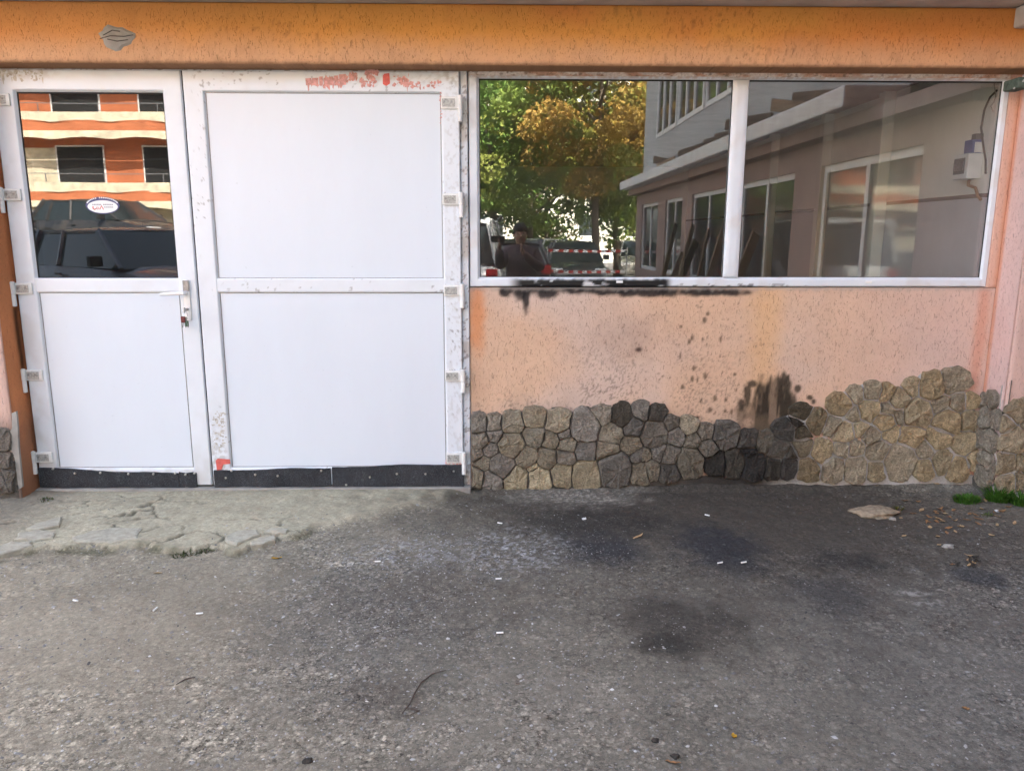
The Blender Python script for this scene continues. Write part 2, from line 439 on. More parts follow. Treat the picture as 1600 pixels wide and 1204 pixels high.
def frame_ring(name, x0, x1, z0, z1, ws, yf, prof, colf, mat, parent, step=0.02):
    """mitred frame; ws = (left, right, bottom, top) member widths; prof = [(fraction of width, y offset)]"""
    l, r, b, t = ws
    co = []; faces = []
    def corner(fr):
        return [(x0 + l * fr, z0 + b * fr), (x1 - r * fr, z0 + b * fr), (x1 - r * fr, z1 - t * fr), (x0 + l * fr, z1 - t * fr)]
    for side in range(4):
        c0 = corner(0); L = math.dist(c0[side], c0[(side + 1) % 4]); n = max(2, int(L / step))
        base = len(co)
        for fr, yo in prof:
            c = corner(fr); a = np.array(c[side]); d = np.array(c[(side + 1) % 4])
            for k in range(n + 1):
                p = a + (d - a) * k / n
                co.append((p[0], yf + yo, p[1]))
        for j in range(len(prof) - 1):
            for k in range(n):
                q = base + j * (n + 1) + k
                faces.append((q, q + 1, q + n + 2, q + n + 1))
    co = np.array(co)
    o = from_arrays(name, co, np.array(faces), mat, parent, False, colf(co[:, 0], co[:, 2]))
    return o


# ================================================================== the ground of the yard
EDGE = [(-200, 905), (-60, 890), (0, 876), (54, 859), (86, 850), (104, 857), (171, 856), (218, 849), (265, 858), (327, 859), (352, 856),
        (367, 862), (431, 849), (456, 840), (499, 826), (560, 814), (620, 800), (690, 782), (722, 766), (735, 758)]
EW = np.array([G(*p) for p in EDGE])
CRK = rng.uniform((-3.4, -1.25), (0.2, -0.02), (70, 2))
def apron(x, y):
    e = np.interp(x, EW[:, 0], EW[:, 1])
    n = (fbm(x * 9, y * 9, 5, 4) - 0.5) * 0.16
    d = y - e + n
    soft = 0.012 + 0.10 * sstep(-1.3, -0.6, x)
    return sstep(-soft, soft, d) * (x < 0.1)
def crack(x, y):
    k = np.full(x.shape, 9.0); k2 = np.full(x.shape, 9.0)
    wx = x + (fbm(x * 12, y * 12, 31, 3) - .5) * 0.12; wy = y + (fbm(x * 12, y * 12, 47, 3) - .5) * 0.12
    for cx, cy in CRK:
        d = np.sqrt((wx - cx) ** 2 * 0.6 + (wy - cy) ** 2 * 1.6)
        k2 = np.minimum(k2, np.maximum(k, d)); k = np.minimum(k, d)
    c = 1 - sstep(0.004, 0.013, k2 - k)
    e = np.interp(x, EW[:, 0], EW[:, 1])
    near = np.exp(-np.clip(y - e, 0, 9) / 0.16) * sstep(-0.9, -1.2, x)
    return c * np.clip(sstep(0.40, 0.62, fbm(x * 3, y * 3, 61, 3)) * 0.8 * (x < -0.8) + near, 0, 1)
def ground_h(x, y):
    vis = (np.abs(x) < 6) & (y > -6)
    h = (fbm(x * 1.7, y * 1.7, 1, 3) - .5) * 0.03 + (fbm(x * 9, y * 9, 2, 3) - .5) * 0.014 + (fbm(x * 45, y * 45, 3, 3) - .5) * 0.006
    a = apron(x, y)
    base = -0.028 + h
    top = -0.004 + h * 0.55 + (fbm(x * 22, y * 22, 9, 3) - .5) * 0.012
    z = base * (1 - a) + top * a
    z = z - crack(x, y) * a * 0.018
    # mortar / dirt fillet where the yard meets the stone plinth
    fil = np.clip(1 - (-y) / 0.10, 0, 1) * (x > -0.1) * (x < 3.2)
    z = z + fil * (0.018 + 0.03 * (fbm(x * 6, y * 3, 12, 3) - .4))
    z = np.where(y > 0.02, -0.03, z)
    fade = np.clip((-y - 6) / 6, 0, 1)
    z = z * (1 - fade) - 0.03 * fade
    return np.where(vis, z, np.where(y > 0.02, -0.03, z))
def gblob(x, y, px, py, rx, ry, **kw):
    cx, cy = G(px, py); ax, _ = G(px + rx, py); _, y0 = G(px, py - ry); _, y1 = G(px, py + ry)
    return blob(x, y, cx, cy, abs(ax - cx), abs(y1 - y0) / 2, **kw)
def ground_c(x, y):
    n1 = fbm(x * 0.9, y * 0.9, 71, 4); n2 = fbm(x * 5, y * 5, 73, 4)
    c = np.ones(x.shape + (3,)) * np.array((0.160, 0.150, 0.130))
    # dusty left, cooler bare asphalt to the right
    left = sstep(0.6, -2.2, x + (n1 - .5) * 1.6)
    c = lerp(c, (0.285, 0.258, 0.205), left * 0.85)
    rt = sstep(0.4, 1.7, x + (n1 - .5) * 1.2) * sstep(-0.45, -0.9, y + (n2 - .5) * .4)
    c = lerp(c, (0.116, 0.113, 0.109), rt * 0.7)
    c = c * (0.80 + 0.40 * n2)[..., None] * (0.88 + 0.24 * n1)[..., None]
    def st(px, py, rx, ry, col, k, **kw):
        nonlocal c
        c = lerp(c, col, gblob(x, y, px, py, rx, ry, **kw) * k)
    st(120, 1000, 170, 60, (0.34, 0.31, 0.25), .55, soft=.6)
    st(330, 1000, 200, 70, (0.25, 0.225, 0.18), .6, soft=.6, seed=8)
    st(560, 960, 150, 90, (0.085, 0.085, 0.085), .55, soft=.7, seed=14)
    a = apron(x, y)
    ac = np.ones(x.shape + (3,)) * np.array((0.39, 0.365, 0.285))
    ac = ac * (0.78 + 0.44 * fbm(x * 7, y * 7, 91, 5))[..., None]
    ac = lerp(ac, (0.17, 0.15, 0.13), sstep(-2.3, -2.9, x) * 0.7)
    ac = lerp(ac, (0.05, 0.045, 0.038), crack(x, y) * 0.85)
    c = c * (1 - a[..., None]) + ac * a[..., None]
    # moss and dirt under the broken edge
    e = np.interp(x, EW[:, 0], EW[:, 1])
    band = np.exp(-((y - e + 0.03) / 0.045) ** 2) * (x < -1.0) * sstep(.42, .6, fbm(x * 7, y * 7, 33, 3))
    c = lerp(c, (0.085, 0.083, 0.05), band * .7)
    # soot and oil from the fire
    st(1030, 775, 330, 38, (0.058, 0.050, 0.042), .80, soft=.55, rag=.5)
    st(1190, 800, 240, 70, (0.058, 0.050, 0.042), .85, soft=.55, seed=21)
    st(1100, 830, 420, 100, (0.074, 0.066, 0.058), .6, soft=.6, seed=22)
    st(930, 812, 120, 26, (0.034, 0.032, 0.031), .7, soft=.6, seed=23)
    st(935, 855, 60, 26, (0.028, 0.030, 0.038), .75, soft=.6, seed=24)
    st(1122, 852, 58, 36, (0.026, 0.028, 0.036), .8, soft=.6, seed=25)
    st(1060, 975, 95, 42, (0.040, 0.036, 0.033), .75, soft=.55, seed=26)
    st(1040, 1005, 40, 18, (0.03, 0.028, 0.026), .7, soft=.5, seed=27)
    st(1295, 930, 60, 28, (0.058, 0.058, 0.060), .7, soft=.6, seed=28)
    st(1320, 875, 60, 14, (0.035, 0.034, 0.034), .7, soft=.5, seed=29)
    st(1530, 900, 40, 16, (0.04, 0.045, 0.055), .7, soft=.5, seed=39)
    st(690, 925, 130, 45, (0.10, 0.09, 0.08), .5, soft=.7, seed=30)
    st(585, 1085, 70, 40, (0.09, 0.078, 0.068), .5, soft=.7, seed=31)
    st(1490, 820, 120, 50, (0.085, 0.074, 0.064), .55, soft=.6, seed=32)
    # ash and crushed chips, pale mortar crumbs at the wall foot
    sp = sstep(.5, .68, fbm(x * 60, y * 60, 101, 2))
    ash = np.maximum(gblob(x, y, 800, 856, 75, 30, soft=.6, seed=41), gblob(x, y, 640, 862, 110, 22, soft=.7, seed=42) * .7)
    c = lerp(c, (0.33, 0.34, 0.37), ash * sp * .65)
    pale = np.maximum(gblob(x, y, 900, 772, 90, 14, soft=.6, seed=43), gblob(x, y, 985, 755, 24, 11, soft=.5, seed=44))
    pale = np.maximum(pale, gblob(x, y, 1470, 748, 75, 13, soft=.6, seed=45))
    c = lerp(c, (0.34, 0.32, 0.29), pale * (.35 + .65 * sp) * .8)
    pl = np.maximum(gblob(x, y, 1425, 925, 26, 5, soft=.4, sc=2, seed=46), gblob(x, y, 1455, 942, 24, 6, soft=.4, sc=2, seed=47))
    c = lerp(c, (0.32, 0.32, 0.32), pl * .75 * sstep(.35, .6, fbm(x * 40, y * 60, 141, 3)))
    c = c * np.array((1.02, .99, .925))
    c = np.where((y < -7)[..., None], np.array((0.13, 0.125, 0.12)), c)
    return np.clip(c, 0.008, 1)
def ground_g(x, y):
    a = apron(x, y)
    g = 0.45 + 0.55 * sstep(.35, .65, fbm(x * 1.6, y * 1.6, 131, 3))
    g = g * (1 - 0.75 * a) * (1 - 0.45 * gblob(x, y, 230, 960, 260, 90, soft=.6))
    g = g * (1 - 0.7 * gblob(x, y, 1190, 800, 240, 50, soft=.6)) * (1 - 0.6 * gblob(x, y, 1060, 975, 110, 50, soft=.6))
    return g
def geo(a, b, n):
    return a + np.sign(b - a) * (np.geomspace(1, abs(b - a) + 1, n) - 1)
gx = np.concatenate([geo(-3.35, -400, 30)[:0:-1], np.arange(-3.35, 3.30, 0.0095), geo(3.30, 400, 30)])
gy = np.concatenate([geo(-2.95, -400, 34)[:0:-1], np.arange(-2.95, 0.03, 0.0095), geo(0.04, 400, 22)])
GX, GY = np.meshgrid(gx, gy, indexing='ij')
GZ = ground_h(GX, GY)
nx_, ny_ = len(gx), len(gy)
ii = (np.arange(nx_ - 1)[:, None] * ny_ + np.arange(ny_ - 1)[None, :]).ravel()
gf = np.stack([ii, ii + ny_, ii + ny_ + 1, ii + 1], 1)
ground = from_arrays('ground', np.stack([GX, GY, GZ], -1).reshape(-1, 3), gf, 'ground', None, True,
                     ground_c(GX, GY).reshape(-1, 3), {'Grit': ground_g(GX, GY)})
tag(ground, 'worn dusty asphalt yard with soot stains and a cracked concrete apron', 'ground', kind='structure')
def gz(x, y):
    return float(ground_h(np.array([x]), np.array([y]))[0])

# broken pieces of the concrete apron
def slab_piece(poly, th=0.016, seed=0):
    r = random.Random(seed)
    pts = [Vector((*G(*p), 0)) for p in poly]
    c = sum(pts, Vector()) / len(pts)
    out = []
    for k, p in enumerate(pts):
        q = pts[(k + 1) % len(pts)]
        out.append(p); mid = (p + q) / 2; out.append(mid + (mid - c).normalized() * r.uniform(-.014, .010))
    zt = max(gz(p.x, p.y) for p in out) * .5 + gz(c.x, c.y) * .5 + th
    v = []; n = len(out)
    for p in out: v.append((p.x, p.y, min(gz(p.x, p.y), zt - .02) - 0.02))
    for p in out:
        q = c + (p - c) * 0.985; v.append((q.x, q.y, zt - r.uniform(.003, .008)))
    for p in out:
        q = c + (p - c) * 0.90; v.append((q.x, q.y, zt + r.uniform(-.002, .002)))
    v.append((c.x, c.y, zt + .002))
    f = []
    for k in range(n):
        j = (k + 1) % n
        f += [(k, j, j + n, k + n), (k + n, j + n, j + 2 * n, k + 2 * n), (k + 2 * n, j + 2 * n, 3 * n)]
    mb = MB(); mb.add(v, f); mb.build('concrete_slab', 'concrete_slab', ground)
for k, poly in enumerate([
        [(352, 846), (372, 836), (402, 833), (408, 842), (392, 848), (370, 857), (355, 854)],
        [(390, 853), (402, 846), (431, 842), (430, 849), (410, 855), (393, 858)],
        [(-30, 868), (0, 860), (20, 853), (52, 852), (54, 857), (20, 868), (-20, 880)],
        [(22, 849), (28, 839), (60, 833), (88, 837), (84, 846), (56, 850)],
        [(112, 845), (140, 836), (180, 829), (224, 831), (217, 846), (175, 853), (122, 853)],
        [(40, 832), (60, 823), (98, 813), (93, 826), (62, 832)],
        [(412, 838), (424, 832), (452, 834), (448, 840), (430, 841)]]):
    slab_piece(poly, 0.010 + 0.004 * (k % 2), k)

# ================================================================== the building
bld = empty('building', (0, 0, 0))
tag(bld, 'orange and pink rendered building with white double doors, wide window and stone plinth', 'building')

def wall_c(x, z):
    n1 = fbm(x * 1.3, z * 1.3, 201, 4); n2 = fbm(x * 7, z * 7, 203, 4); n3 = fbm(x * 40, z * 40, 205, 3)
    c = np.ones(x.shape + (3,)) * np.array((0.61, 0.465, 0.385))
    c = lerp(c, (0.66, 0.435, 0.29), sstep(.42, .68, n1 + .25 * np.exp(-((x - 1.2) / .5) ** 2)) * .8)
    c = lerp(c, (0.67, 0.475, 0.405), sstep(1.6, 2.9, x) * .7)
    c = c * (0.93 + 0.14 * n2)[..., None]
    def st(px, py, rx, ry, col, k, **kw):
        nonlocal c
        cx, cz = W(px, py); s = 0.0039
        c = lerp(c, col, blob(x, z, cx, cz, rx * s, ry * s, **kw) * k)
    # vertical run of stronger orange, orange strip by the jamb and by the corner
    st(1195, 520, 24, 110, (0.70, 0.42, 0.20), .6, soft=.8, rag=.25)
    st(745, 490, 12, 60, (0.66, 0.27, 0.11), .8, soft=.7, rag=.4)
    st(1532, 520, 10, 110, (0.62, 0.27, 0.17), .6, soft=.7, rag=.2)
    # dirt splashed above the stones
    dz = sstep(.62, .32, z + (n2 - .5) * .25)
    c = lerp(c, (0.33, 0.26, 0.21), dz * .36 * sstep(1.9, 1.2, x))
    spk = sstep(.66, .74, vnoise(x * 110, z * 110, 7)) * sstep(.40, .62, fbm(x * 3, z * 3, 209, 2))
    c = lerp(c, (0.14, 0.11, 0.09), spk * .55 * sstep(1.15, .5, z) * sstep(2.0, 1.0, x))
    st(975, 525, 50, 38, (0.33, 0.22, 0.16), .4, soft=.8)
    st(998, 546, 5, 4, (0.06, 0.03, 0.025), .9, soft=.5, sc=3)
    # soot under the sill: a ragged band with tongues
    s = 0.0039
    zs = W(900, 450)[1]
    x0, x1 = W(782, 452)[0], W(1165, 455)[0]
    rag = fbm(x * 16, z * 3, 215, 4)
    k = sstep(x0 - .03, x0 + .03, x) * sstep(x1 + .12, x1 - .25, x) * sstep(zs - .02 - .06 * rag, zs - .005 - .012 * rag, z)
    c = lerp(c, (0.020, 0.019, 0.020), k * (.45 + .5 * sstep(.3, .55, rag)))
    for px, py, rx, ry in ((790, 455, 9, 9), (812, 456, 9, 14), (822, 468, 6, 22), (856, 455, 16, 12), (905, 452, 30, 6), (1010, 456, 52, 8), (1110, 457, 55, 6), (950, 455, 28, 6)):
        st(px, py, rx, ry, (0.018, 0.017, 0.018), .92, soft=.4, rag=.55, sc=1.6, seed=px)
    # burnt splash near the plinth with streaks running down
    stv = fbm(x * 38, z * 5, 221, 4)
    cx, cz = W(1203, 640)
    body = blob(x, z, cx, cz - .03, .17, .30, soft=.30, rag=.55, sc=.9, seed=77) * sstep(.02, -.03, z - W(1200, 590)[1] + (fbm(x * 30, z * 2, 225, 3) - .5) * .16 + ((x - cx) / .13) ** 2 * .06)
    c = lerp(c, (0.105, 0.078, 0.052), body * .97 * (.80 + .20 * sstep(.32, .55, stv)))
    dk = blob(x, z, cx - .005, cz + .06, .15, .13, soft=.4, rag=.6, sc=1.3, seed=78)
    c = lerp(c, (0.035, 0.027, 0.020), dk * sstep(.40, .58, stv) * .9)
    for px, py, rx, ry in ((1168, 615, 6, 16), (1158, 632, 5, 9), (1175, 600, 8, 6), (1224, 592, 5, 14), (1230, 605, 6, 16), (1247, 607, 6, 6), (1265, 621, 5, 4), (1271, 627, 4, 4),
                           (1233, 640, 14, 22), (1231, 590, 3, 6)):
        st(px, py, rx, ry, (0.05, 0.040, 0.028), .9, soft=.35, rag=.35, sc=2, seed=py)
    # drops
    r = random.Random(5)
    for px, py in ((1084, 575), (1102, 587), (1082, 592), (1090, 594), (1109, 640), (1133, 642), (1095, 627), (1066, 604), (1150, 609), (1143, 643), (1134, 625), (1090, 652), (1148, 585), (1082, 528), (1098, 530),
                   (1101, 500), (1126, 530), (1077, 534), (1063, 556), (1117, 622), (1106, 490), (1064, 510), (1078, 648)):
        st(px, py, r.uniform(1.5, 3.2), r.uniform(2.2, 5.5), (0.13, 0.085, 0.055), .85, soft=.4, rag=.2, sc=3)
    for _ in range(110):
        px, py = r.gauss(1075, 75), r.uniform(470, 660)
        st(px, py, r.uniform(.6, 1.6), r.uniform(.8, 2.2), (0.16, 0.10, 0.07), .7, soft=.5, rag=.1, sc=3)
    # grey cement smear along the sill
    c = lerp(c, (0.36, 0.31, 0.27), sstep(1.215, 1.235, z + (n3 - .5) * .03) * .5)
    return np.clip(c, 0.01, 1)
def wall_h(x, z):
    return (fbm(x * 2, z * 2, 231, 3) - .5) * .012 + (fbm(x * 18, z * 18, 233, 3) - .5) * .004
slab_grid('wall', -0.170, 3.043, -0.06, 1.240, 0.0, 0.16, 0.0095, wall_c, 'render', bld, hf=wall_h)

def side_c(x, z):
    n = fbm(x * 9, z * 4, 245, 4)
    c = np.ones(x.shape + (3,)) * np.array((0.66, 0.42, 0.33)) * (.9 + .2 * n)[..., None]
    return lerp(c, (0.66, 0.32, 0.19), sstep(3.005, 3.04, x) * .6)
slab_grid('wall', 2.9805, 3.043, 1.2415, 2.475, 0.0, 0.14, 0.0095, side_c, 'render', bld)

def pilaster_c(x, z):
    n = fbm(x * 3, z * 3, 251, 4)
    c = np.ones(x.shape + (3,)) * np.array((0.66, 0.46, 0.40))
    c = c * (0.92 + .16 * n)[..., None]
    c = lerp(c, (0.35, 0.30, 0.26), sstep(.55, .25, z + (n - .5) * .3) * .6)
    return c
def left_c(x, z):
    n = fbm(x * 3, z * 3, 257, 4)
    c = np.ones(x.shape + (3,)) * np.array((0.62, 0.42, 0.35)) * (0.9 + .2 * n)[..., None]
    return lerp(c, (0.22, 0.17, 0.14), sstep(.62, .30, z + (n - .5) * .5) * .9)
slab_grid('pilaster', 3.052, 4.2, -0.05, 2.40, -0.20, 0.5, 0.03, pilaster_c, 'render', bld)
# the reveal of that pilaster, facing the window
def side_wall(name, xw, face, y0, y1, z0, z1, th, colf, parent, step=0.012):
    ys = np.linspace(y0, y1, max(3, int((y1 - y0) / step))); zs = np.linspace(z0, z1, int((z1 - z0) / (step * 1.3)))
    Y, Z = np.meshgrid(ys, zs, indexing='ij')
    n = fbm(Y * 18, Z * 18, 233, 3) * .005
    co = np.stack([np.full(Y.shape, xw) + face * n, Y, Z], -1).reshape(-1, 3)
    nz = len(zs); i = (np.arange(len(ys) - 1)[:, None] * nz + np.arange(nz - 1)[None, :]).ravel()
    f = np.stack([i, i + nz, i + nz + 1, i + 1], 1)
    if face < 0: f = f[:, ::-1]
    k = len(co); b = co[[0, nz - 1, (len(ys) - 1) * nz, len(ys) * nz - 1]].copy(); b[:, 0] -= face * th
    o = from_arrays(name, np.vstack([co, b]), f, 'render', parent, True, colf(np.concatenate([co[:, 1], b[:, 1]]), np.concatenate([co[:, 2], b[:, 2]])))
    return o
def reveal_r(y, z):
    n = fbm(y * 6, z * 4, 261, 4)
    c = np.ones(y.shape + (3,)) * np.array((0.68, 0.48, 0.44)) * (0.9 + .2 * n)[..., None]
    c = lerp(c, (0.66, 0.30, 0.17), sstep(-.035, -.01, y) * .7)
    c = lerp(c, (0.70, 0.52, 0.46), np.exp(-((y + .035) / .006) ** 2) * .7)
    return lerp(c, (0.36, 0.31, 0.27), sstep(.62, .45, z) * .5)
side_wall('pilaster_reveal', 3.046, -1, -0.196, 0.05, -0.05, 2.45, 0.02, reveal_r, bld)
def reveal_l(y, z):
    n = fbm(y * 9, z * 5, 271, 4)
    c = np.ones(y.shape + (3,)) * np.array((0.56, 0.22, 0.095)) * (0.82 + .36 * n)[..., None]
    c = lerp(c, (0.30, 0.16, 0.10), sstep(.75, .2, z + (n - .5) * .5) * .75)
    k = np.exp(-((y + .05 + (z - .95) * .02) / .022) ** 2) * sstep(1.17, 1.10, z) * sstep(.68, .80, z)
    return lerp(c, (0.05, 0.025, 0.015), k * .9)
side_wall('pilaster_reveal', -2.862, 1, -0.196, 0.06, -0.05, 2.45, 0.02, reveal_l, bld)
slab_grid('pilaster', -5.6, -2.866, -0.05, 2.44, -0.20, 0.5, 0.03, left_c, 'render', bld)
# torn plaster edge on the left pilaster
mb = MB(); pp = [W(*p, -.2) for p in ((19, 645), (26, 642), (28, 660), (30, 700), (36, 760), (30, 764), (24, 715), (14, 700), (12, 680), (20, 668))]
mb.prism(pp, -0.206, -0.190); mb.build('broken_plaster', 'concrete', bld)

def beam_c(x, z):
    n1 = fbm(x * 0.8, z * 2.0, 301, 4); n2 = fbm(x * 6, z * 4, 303, 4); n3 = fbm(x * 45, z * 30, 305, 3)
    c = np.ones(x.shape + (3,)) * np.array((0.59, 0.235, 0.066))
    c = lerp(c, (0.615, 0.30, 0.072), sstep(.40, .66, n1) * .7)
    c = lerp(c, (0.55, 0.235, 0.11), sstep(-.5, -2.6, x) * .45)
    c = lerp(c, (0.60, 0.355, 0.21), sstep(2.66, 2.49, z + (n2 - .5) * .07) * .85)
    c = c * (0.90 + .2 * n2)[..., None]
    drt = sstep(.60, .72, fbm(x * 26, z * 9, 307, 3)) * (.25 + .75 * sstep(2.60, 2.48, z))
    c = lerp(c, (0.22, 0.11, 0.055), drt * .18)
    sp = sstep(.78, .84, vnoise(x * 70, z * 34, 309)) * sstep(.45, .6, fbm(x * 2, z * 4, 310, 2))
    c = lerp(c, (0.13, 0.06, 0.03), sp * .3)
    c = lerp(c, (0.12, 0.06, 0.04), sstep(2.49, 2.468, z + (n3 - .5) * .02) * .55)
    return np.clip(c, .01, 1)
slab_grid('beam', -5.6, 3.046, 2.466, 2.780, -0.16, 0.30, 0.011, beam_c, 'beam_render', bld, b=.008, hf=lambda x, z: (fbm(x * 3, z * 3, 311, 3) - .5) * .008)
# knocked out and patched spot on the beam
hx, hz = W(183, 59, -.16)
v = [(hx + .01, -0.1615, hz)]; nn = 22; f = []
for ring, (sc, yy) in enumerate(((.45, -.1640), (.8, -.1675), (1.0, -.1600))):
    for k in range(nn):
        t = 2 * math.pi * k / nn; r = sc * (1 + .14 * math.sin(3 * t + 1) + .08 * math.sin(7 * t)) * (1.12 if abs(t - math.pi) < .35 else 1)
        v.append((hx + .088 * r * math.cos(t), yy + random.uniform(-.001, .001), hz + .062 * r * math.sin(t)))
for k in range(nn):
    j = (k + 1) % nn; f.append((0, 1 + j, 1 + k))
    for q in range(2): f.append((1 + q * nn + k, 1 + q * nn + j, 1 + (q + 1) * nn + j, 1 + (q + 1) * nn + k))
MB().add(v, f).build('mortar_patch', 'concrete', bld, True)
for pts in ([(-.09, -.008), (-.03, .008), (.04, .004), (.09, .012)], [(-.07, .01), (-.02, .035), (.02, .03)], [(-.05, -.01), (.0, -.02), (.06, -.012)]):
    MB().tube([(hx + a, -.1670, hz + b) for a, b in pts], .0022, 5).build('patch_crack', 'cable_dark', bld)
# slab over the beam and storeys above
MB().box(-9, 3.046, -0.55, 0.3, 2.782, 2.95).build('balcony_slab', 'soffit', bld)
MB().box(-9, 8.0, 0.3, 9.0, 2.782, 9.5).box(-9, -5.6, -.2, .3, -.05, 2.782).box(3.3, 8.0, 0.3, 9, -.05, 2.782).build('upper_wall', 'block_orange', bld)
for k in range(4):
    xx = -7.5 + k * 2.9
    wv = MB().box(xx, xx + 1.5, .27, .298, 3.9, 5.3).build('window', 'window_white', bld)
    MB().box(xx + .08, xx + 1.42, .255, .268, 3.98, 5.22).build('pane', 'far_glass', wv)
MB().box(-9.2, 8.2, -.1, 9.2, 9.502, 9.7).build('roof', 'roof_dark', bld)
# corner clutter on the right: broken slab end, green bracket, cables
x0, z0 = W(1588, 46, -.2); MB().bbox(x0, 3.10, -.30, -.165, z0 + .01, 2.779, .012).build('slab_end', 'soffit', bld)
x0, z0 = W(1584, 139, -.15); x1, z1 = W(1602, 122, -.15)
MB().bbox(x0, x1 + .02, -.18, -.05, z0, z1, .008).build('bracket', 'verdigris', bld)

# ---------------------------------------------------------------- doors
PVC = (0.70, 0.74, 0.79)
def pvc_c(dirt):
    def f(x, z):
        n = fbm(x * 8, z * 8, 401, 4); n2 = fbm(x * 60, z * 60, 403, 3)
        c = np.ones(x.shape + (3,)) * np.array(PVC)
        c = lerp(c, (0.55, 0.53, 0.48), np.clip(sstep(.55, .8, n) * .12, 0, 1))
        return dirt(c, x, z, n, n2)
    return f
def dirt_left(c, x, z, n, n2):
    k = sstep(-2.70, -2.80, x) * sstep(.35, .6, n) * .25 + sstep(2.39, 2.44, z) * sstep(-2.35, -2.7, x) * sstep(.45, .6, n2) * .6
    c = lerp(c, (0.42, 0.37, 0.32), np.clip(k, 0, 1))
    k = sstep(.40, .0, z) * sstep(.40, .65, n) * .4
    return lerp(c, (0.40, 0.37, 0.33), k)
def dirt_right(c, x, z, n, n2):
    k = sstep(-1.66, -1.70, x) * sstep(.55, .1, z) * sstep(.42, .58, n2) * .6 + sstep(2.36, 2.41, z) * sstep(-1.1, -.6, x) * sstep(.45, .65, n2) * .3
    k = k + sstep(-.32, -.28, x) * sstep(.52, .66, n2) * .25
    c = lerp(c, (0.36, 0.33, 0.30), np.clip(k, 0, 1))
    k = sstep(.72, .78, fbm(x * 62, z * 62, 411, 3)) * sstep(.50, .65, fbm(x * 6, z * 4, 409, 2))
    return lerp(c, (0.16, 0.15, 0.14), k * .6)
def dirt_jamb(c, x, z, n, n2):
    c = lerp(c, (0.45, 0.38, 0.31), sstep(.38, .62, n) * .6)
    return lerp(c, (0.12, 0.07, 0.05), sstep(.62, .70, n2) * .6)
LEAF = [(0, .058), (0, .004)] + [(float(q), 0) for q in np.linspace(.03, .90, 20)] + [(.93, .005), (1.0, .018)]
def door(label, x0, x1, px0, px1, glazed, dirt):
    d = frame_ring('door', x0, x1, 0.018, 2.456, (px0 - x0, x1 - px1, .117, .117), -0.040, LEAF, pvc_c(dirt), 'pvc', bld, step=.008)
    d['label'] = label
    # transom: proud bar with beads
    MBr = slab_grid('transom', px0 - .018, px1 + .018, 1.213, 1.297, -0.037, .03, .008, pvc_c(dirt), 'pvc', d, b=.004)
    MB().bbox(px0 - .004, px1 + .004, -.026, .0, .132, 1.214, .004).build('panel', 'pvc_panel', d)
    if glazed:
        MB().box(px0 - .004, px1 + .004, -.018, -.014, 1.296, 2.343).build('pane', 'coated_glass', d)
        frame_ring('gasket', px0 - .002, px1 + .002, 1.295, 2.341, (.008, .006, .006, .010), -.0205, [(0, .004), (0, 0), (1, 0), (1, .004)], lambda x, z: np.zeros(x.shape + (3,)) + .02, 'gasket', d)
    else:
        MB().bbox(px0 - .004, px1 + .004, -.026, .0, 1.296, 2.342, .004).build('panel', 'pvc_panel', d)
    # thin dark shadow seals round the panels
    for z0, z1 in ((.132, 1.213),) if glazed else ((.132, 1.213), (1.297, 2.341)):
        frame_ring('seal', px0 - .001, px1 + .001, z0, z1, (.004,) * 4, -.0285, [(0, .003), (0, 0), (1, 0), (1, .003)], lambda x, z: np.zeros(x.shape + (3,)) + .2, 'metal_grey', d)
    return d
dl = door('white narrow door leaf with glass above and a panel below', -2.840, -1.786, -2.718, -1.896, True, dirt_left)
dr = door('white wide door leaf with two blank panels', -1.774, -0.217, -1.655, -0.325, False, dirt_right)
# fixed frame
def jamb(x0, x1, z0, z1):
    return slab_grid('door_frame', x0, x1, z0, z1, -0.012, .10, .008, pvc_c(dirt_jamb), 'pvc', bld)
jamb(-0.215, -0.1725, 0.0, 2.47); jamb(-2.858, -2.842, 0.0, 2.47)
jamb(-2.841, -.216, 2.458, 2.478)
MB().box(-1.792, -1.768, -.020, .02, .02, 2.456).build('meeting_gap', 'gasket', bld)
MB().bbox(-2.86, -.17, -.075, .06, -.05, .006, .006).build('threshold', 'concrete', bld)
# hinges
def hinge(parent, x, z, s):
    """s = +1: knuckle on the right side of the plate"""
    h = MB().bbox(x - .050, x + .050, -.052, -.036, z - .034, z + .034, .006).build('hinge', 'hinge_white', parent, True)
    MB().bbox(x - .043 - .0 * s, x + .030, -.0545, -.0515, z - .022, z + .022, .002).build('hinge_plate', 'hinge_plate', h)
    kx = x + s * .060
    MB().lathe([(-.105, .006), (-.102, .0135), (-.036, .0135), (-.034, .012), (-.032, .0145), (.038, .0145), (.042, .006)], 14, 'z', (kx, -.056, z)).build('knuckle', 'hinge_white', h, True)
    for q in (-.030, .012):
        MB().lathe([(-.003, .006), (.0, .006)], 10, 'y', (x + q, -.0560, z + .004)).build('screw', 'metal_grey', h)
    return h
for py in (163, 312, 453, 585, 712):
    x, z = W(709, py); hinge(dr, -.272, z, 1)
for py in (158, 305, 450, 584, 711):
    x, z = W(38, py); hinge(dl, -2.795, z, -1)
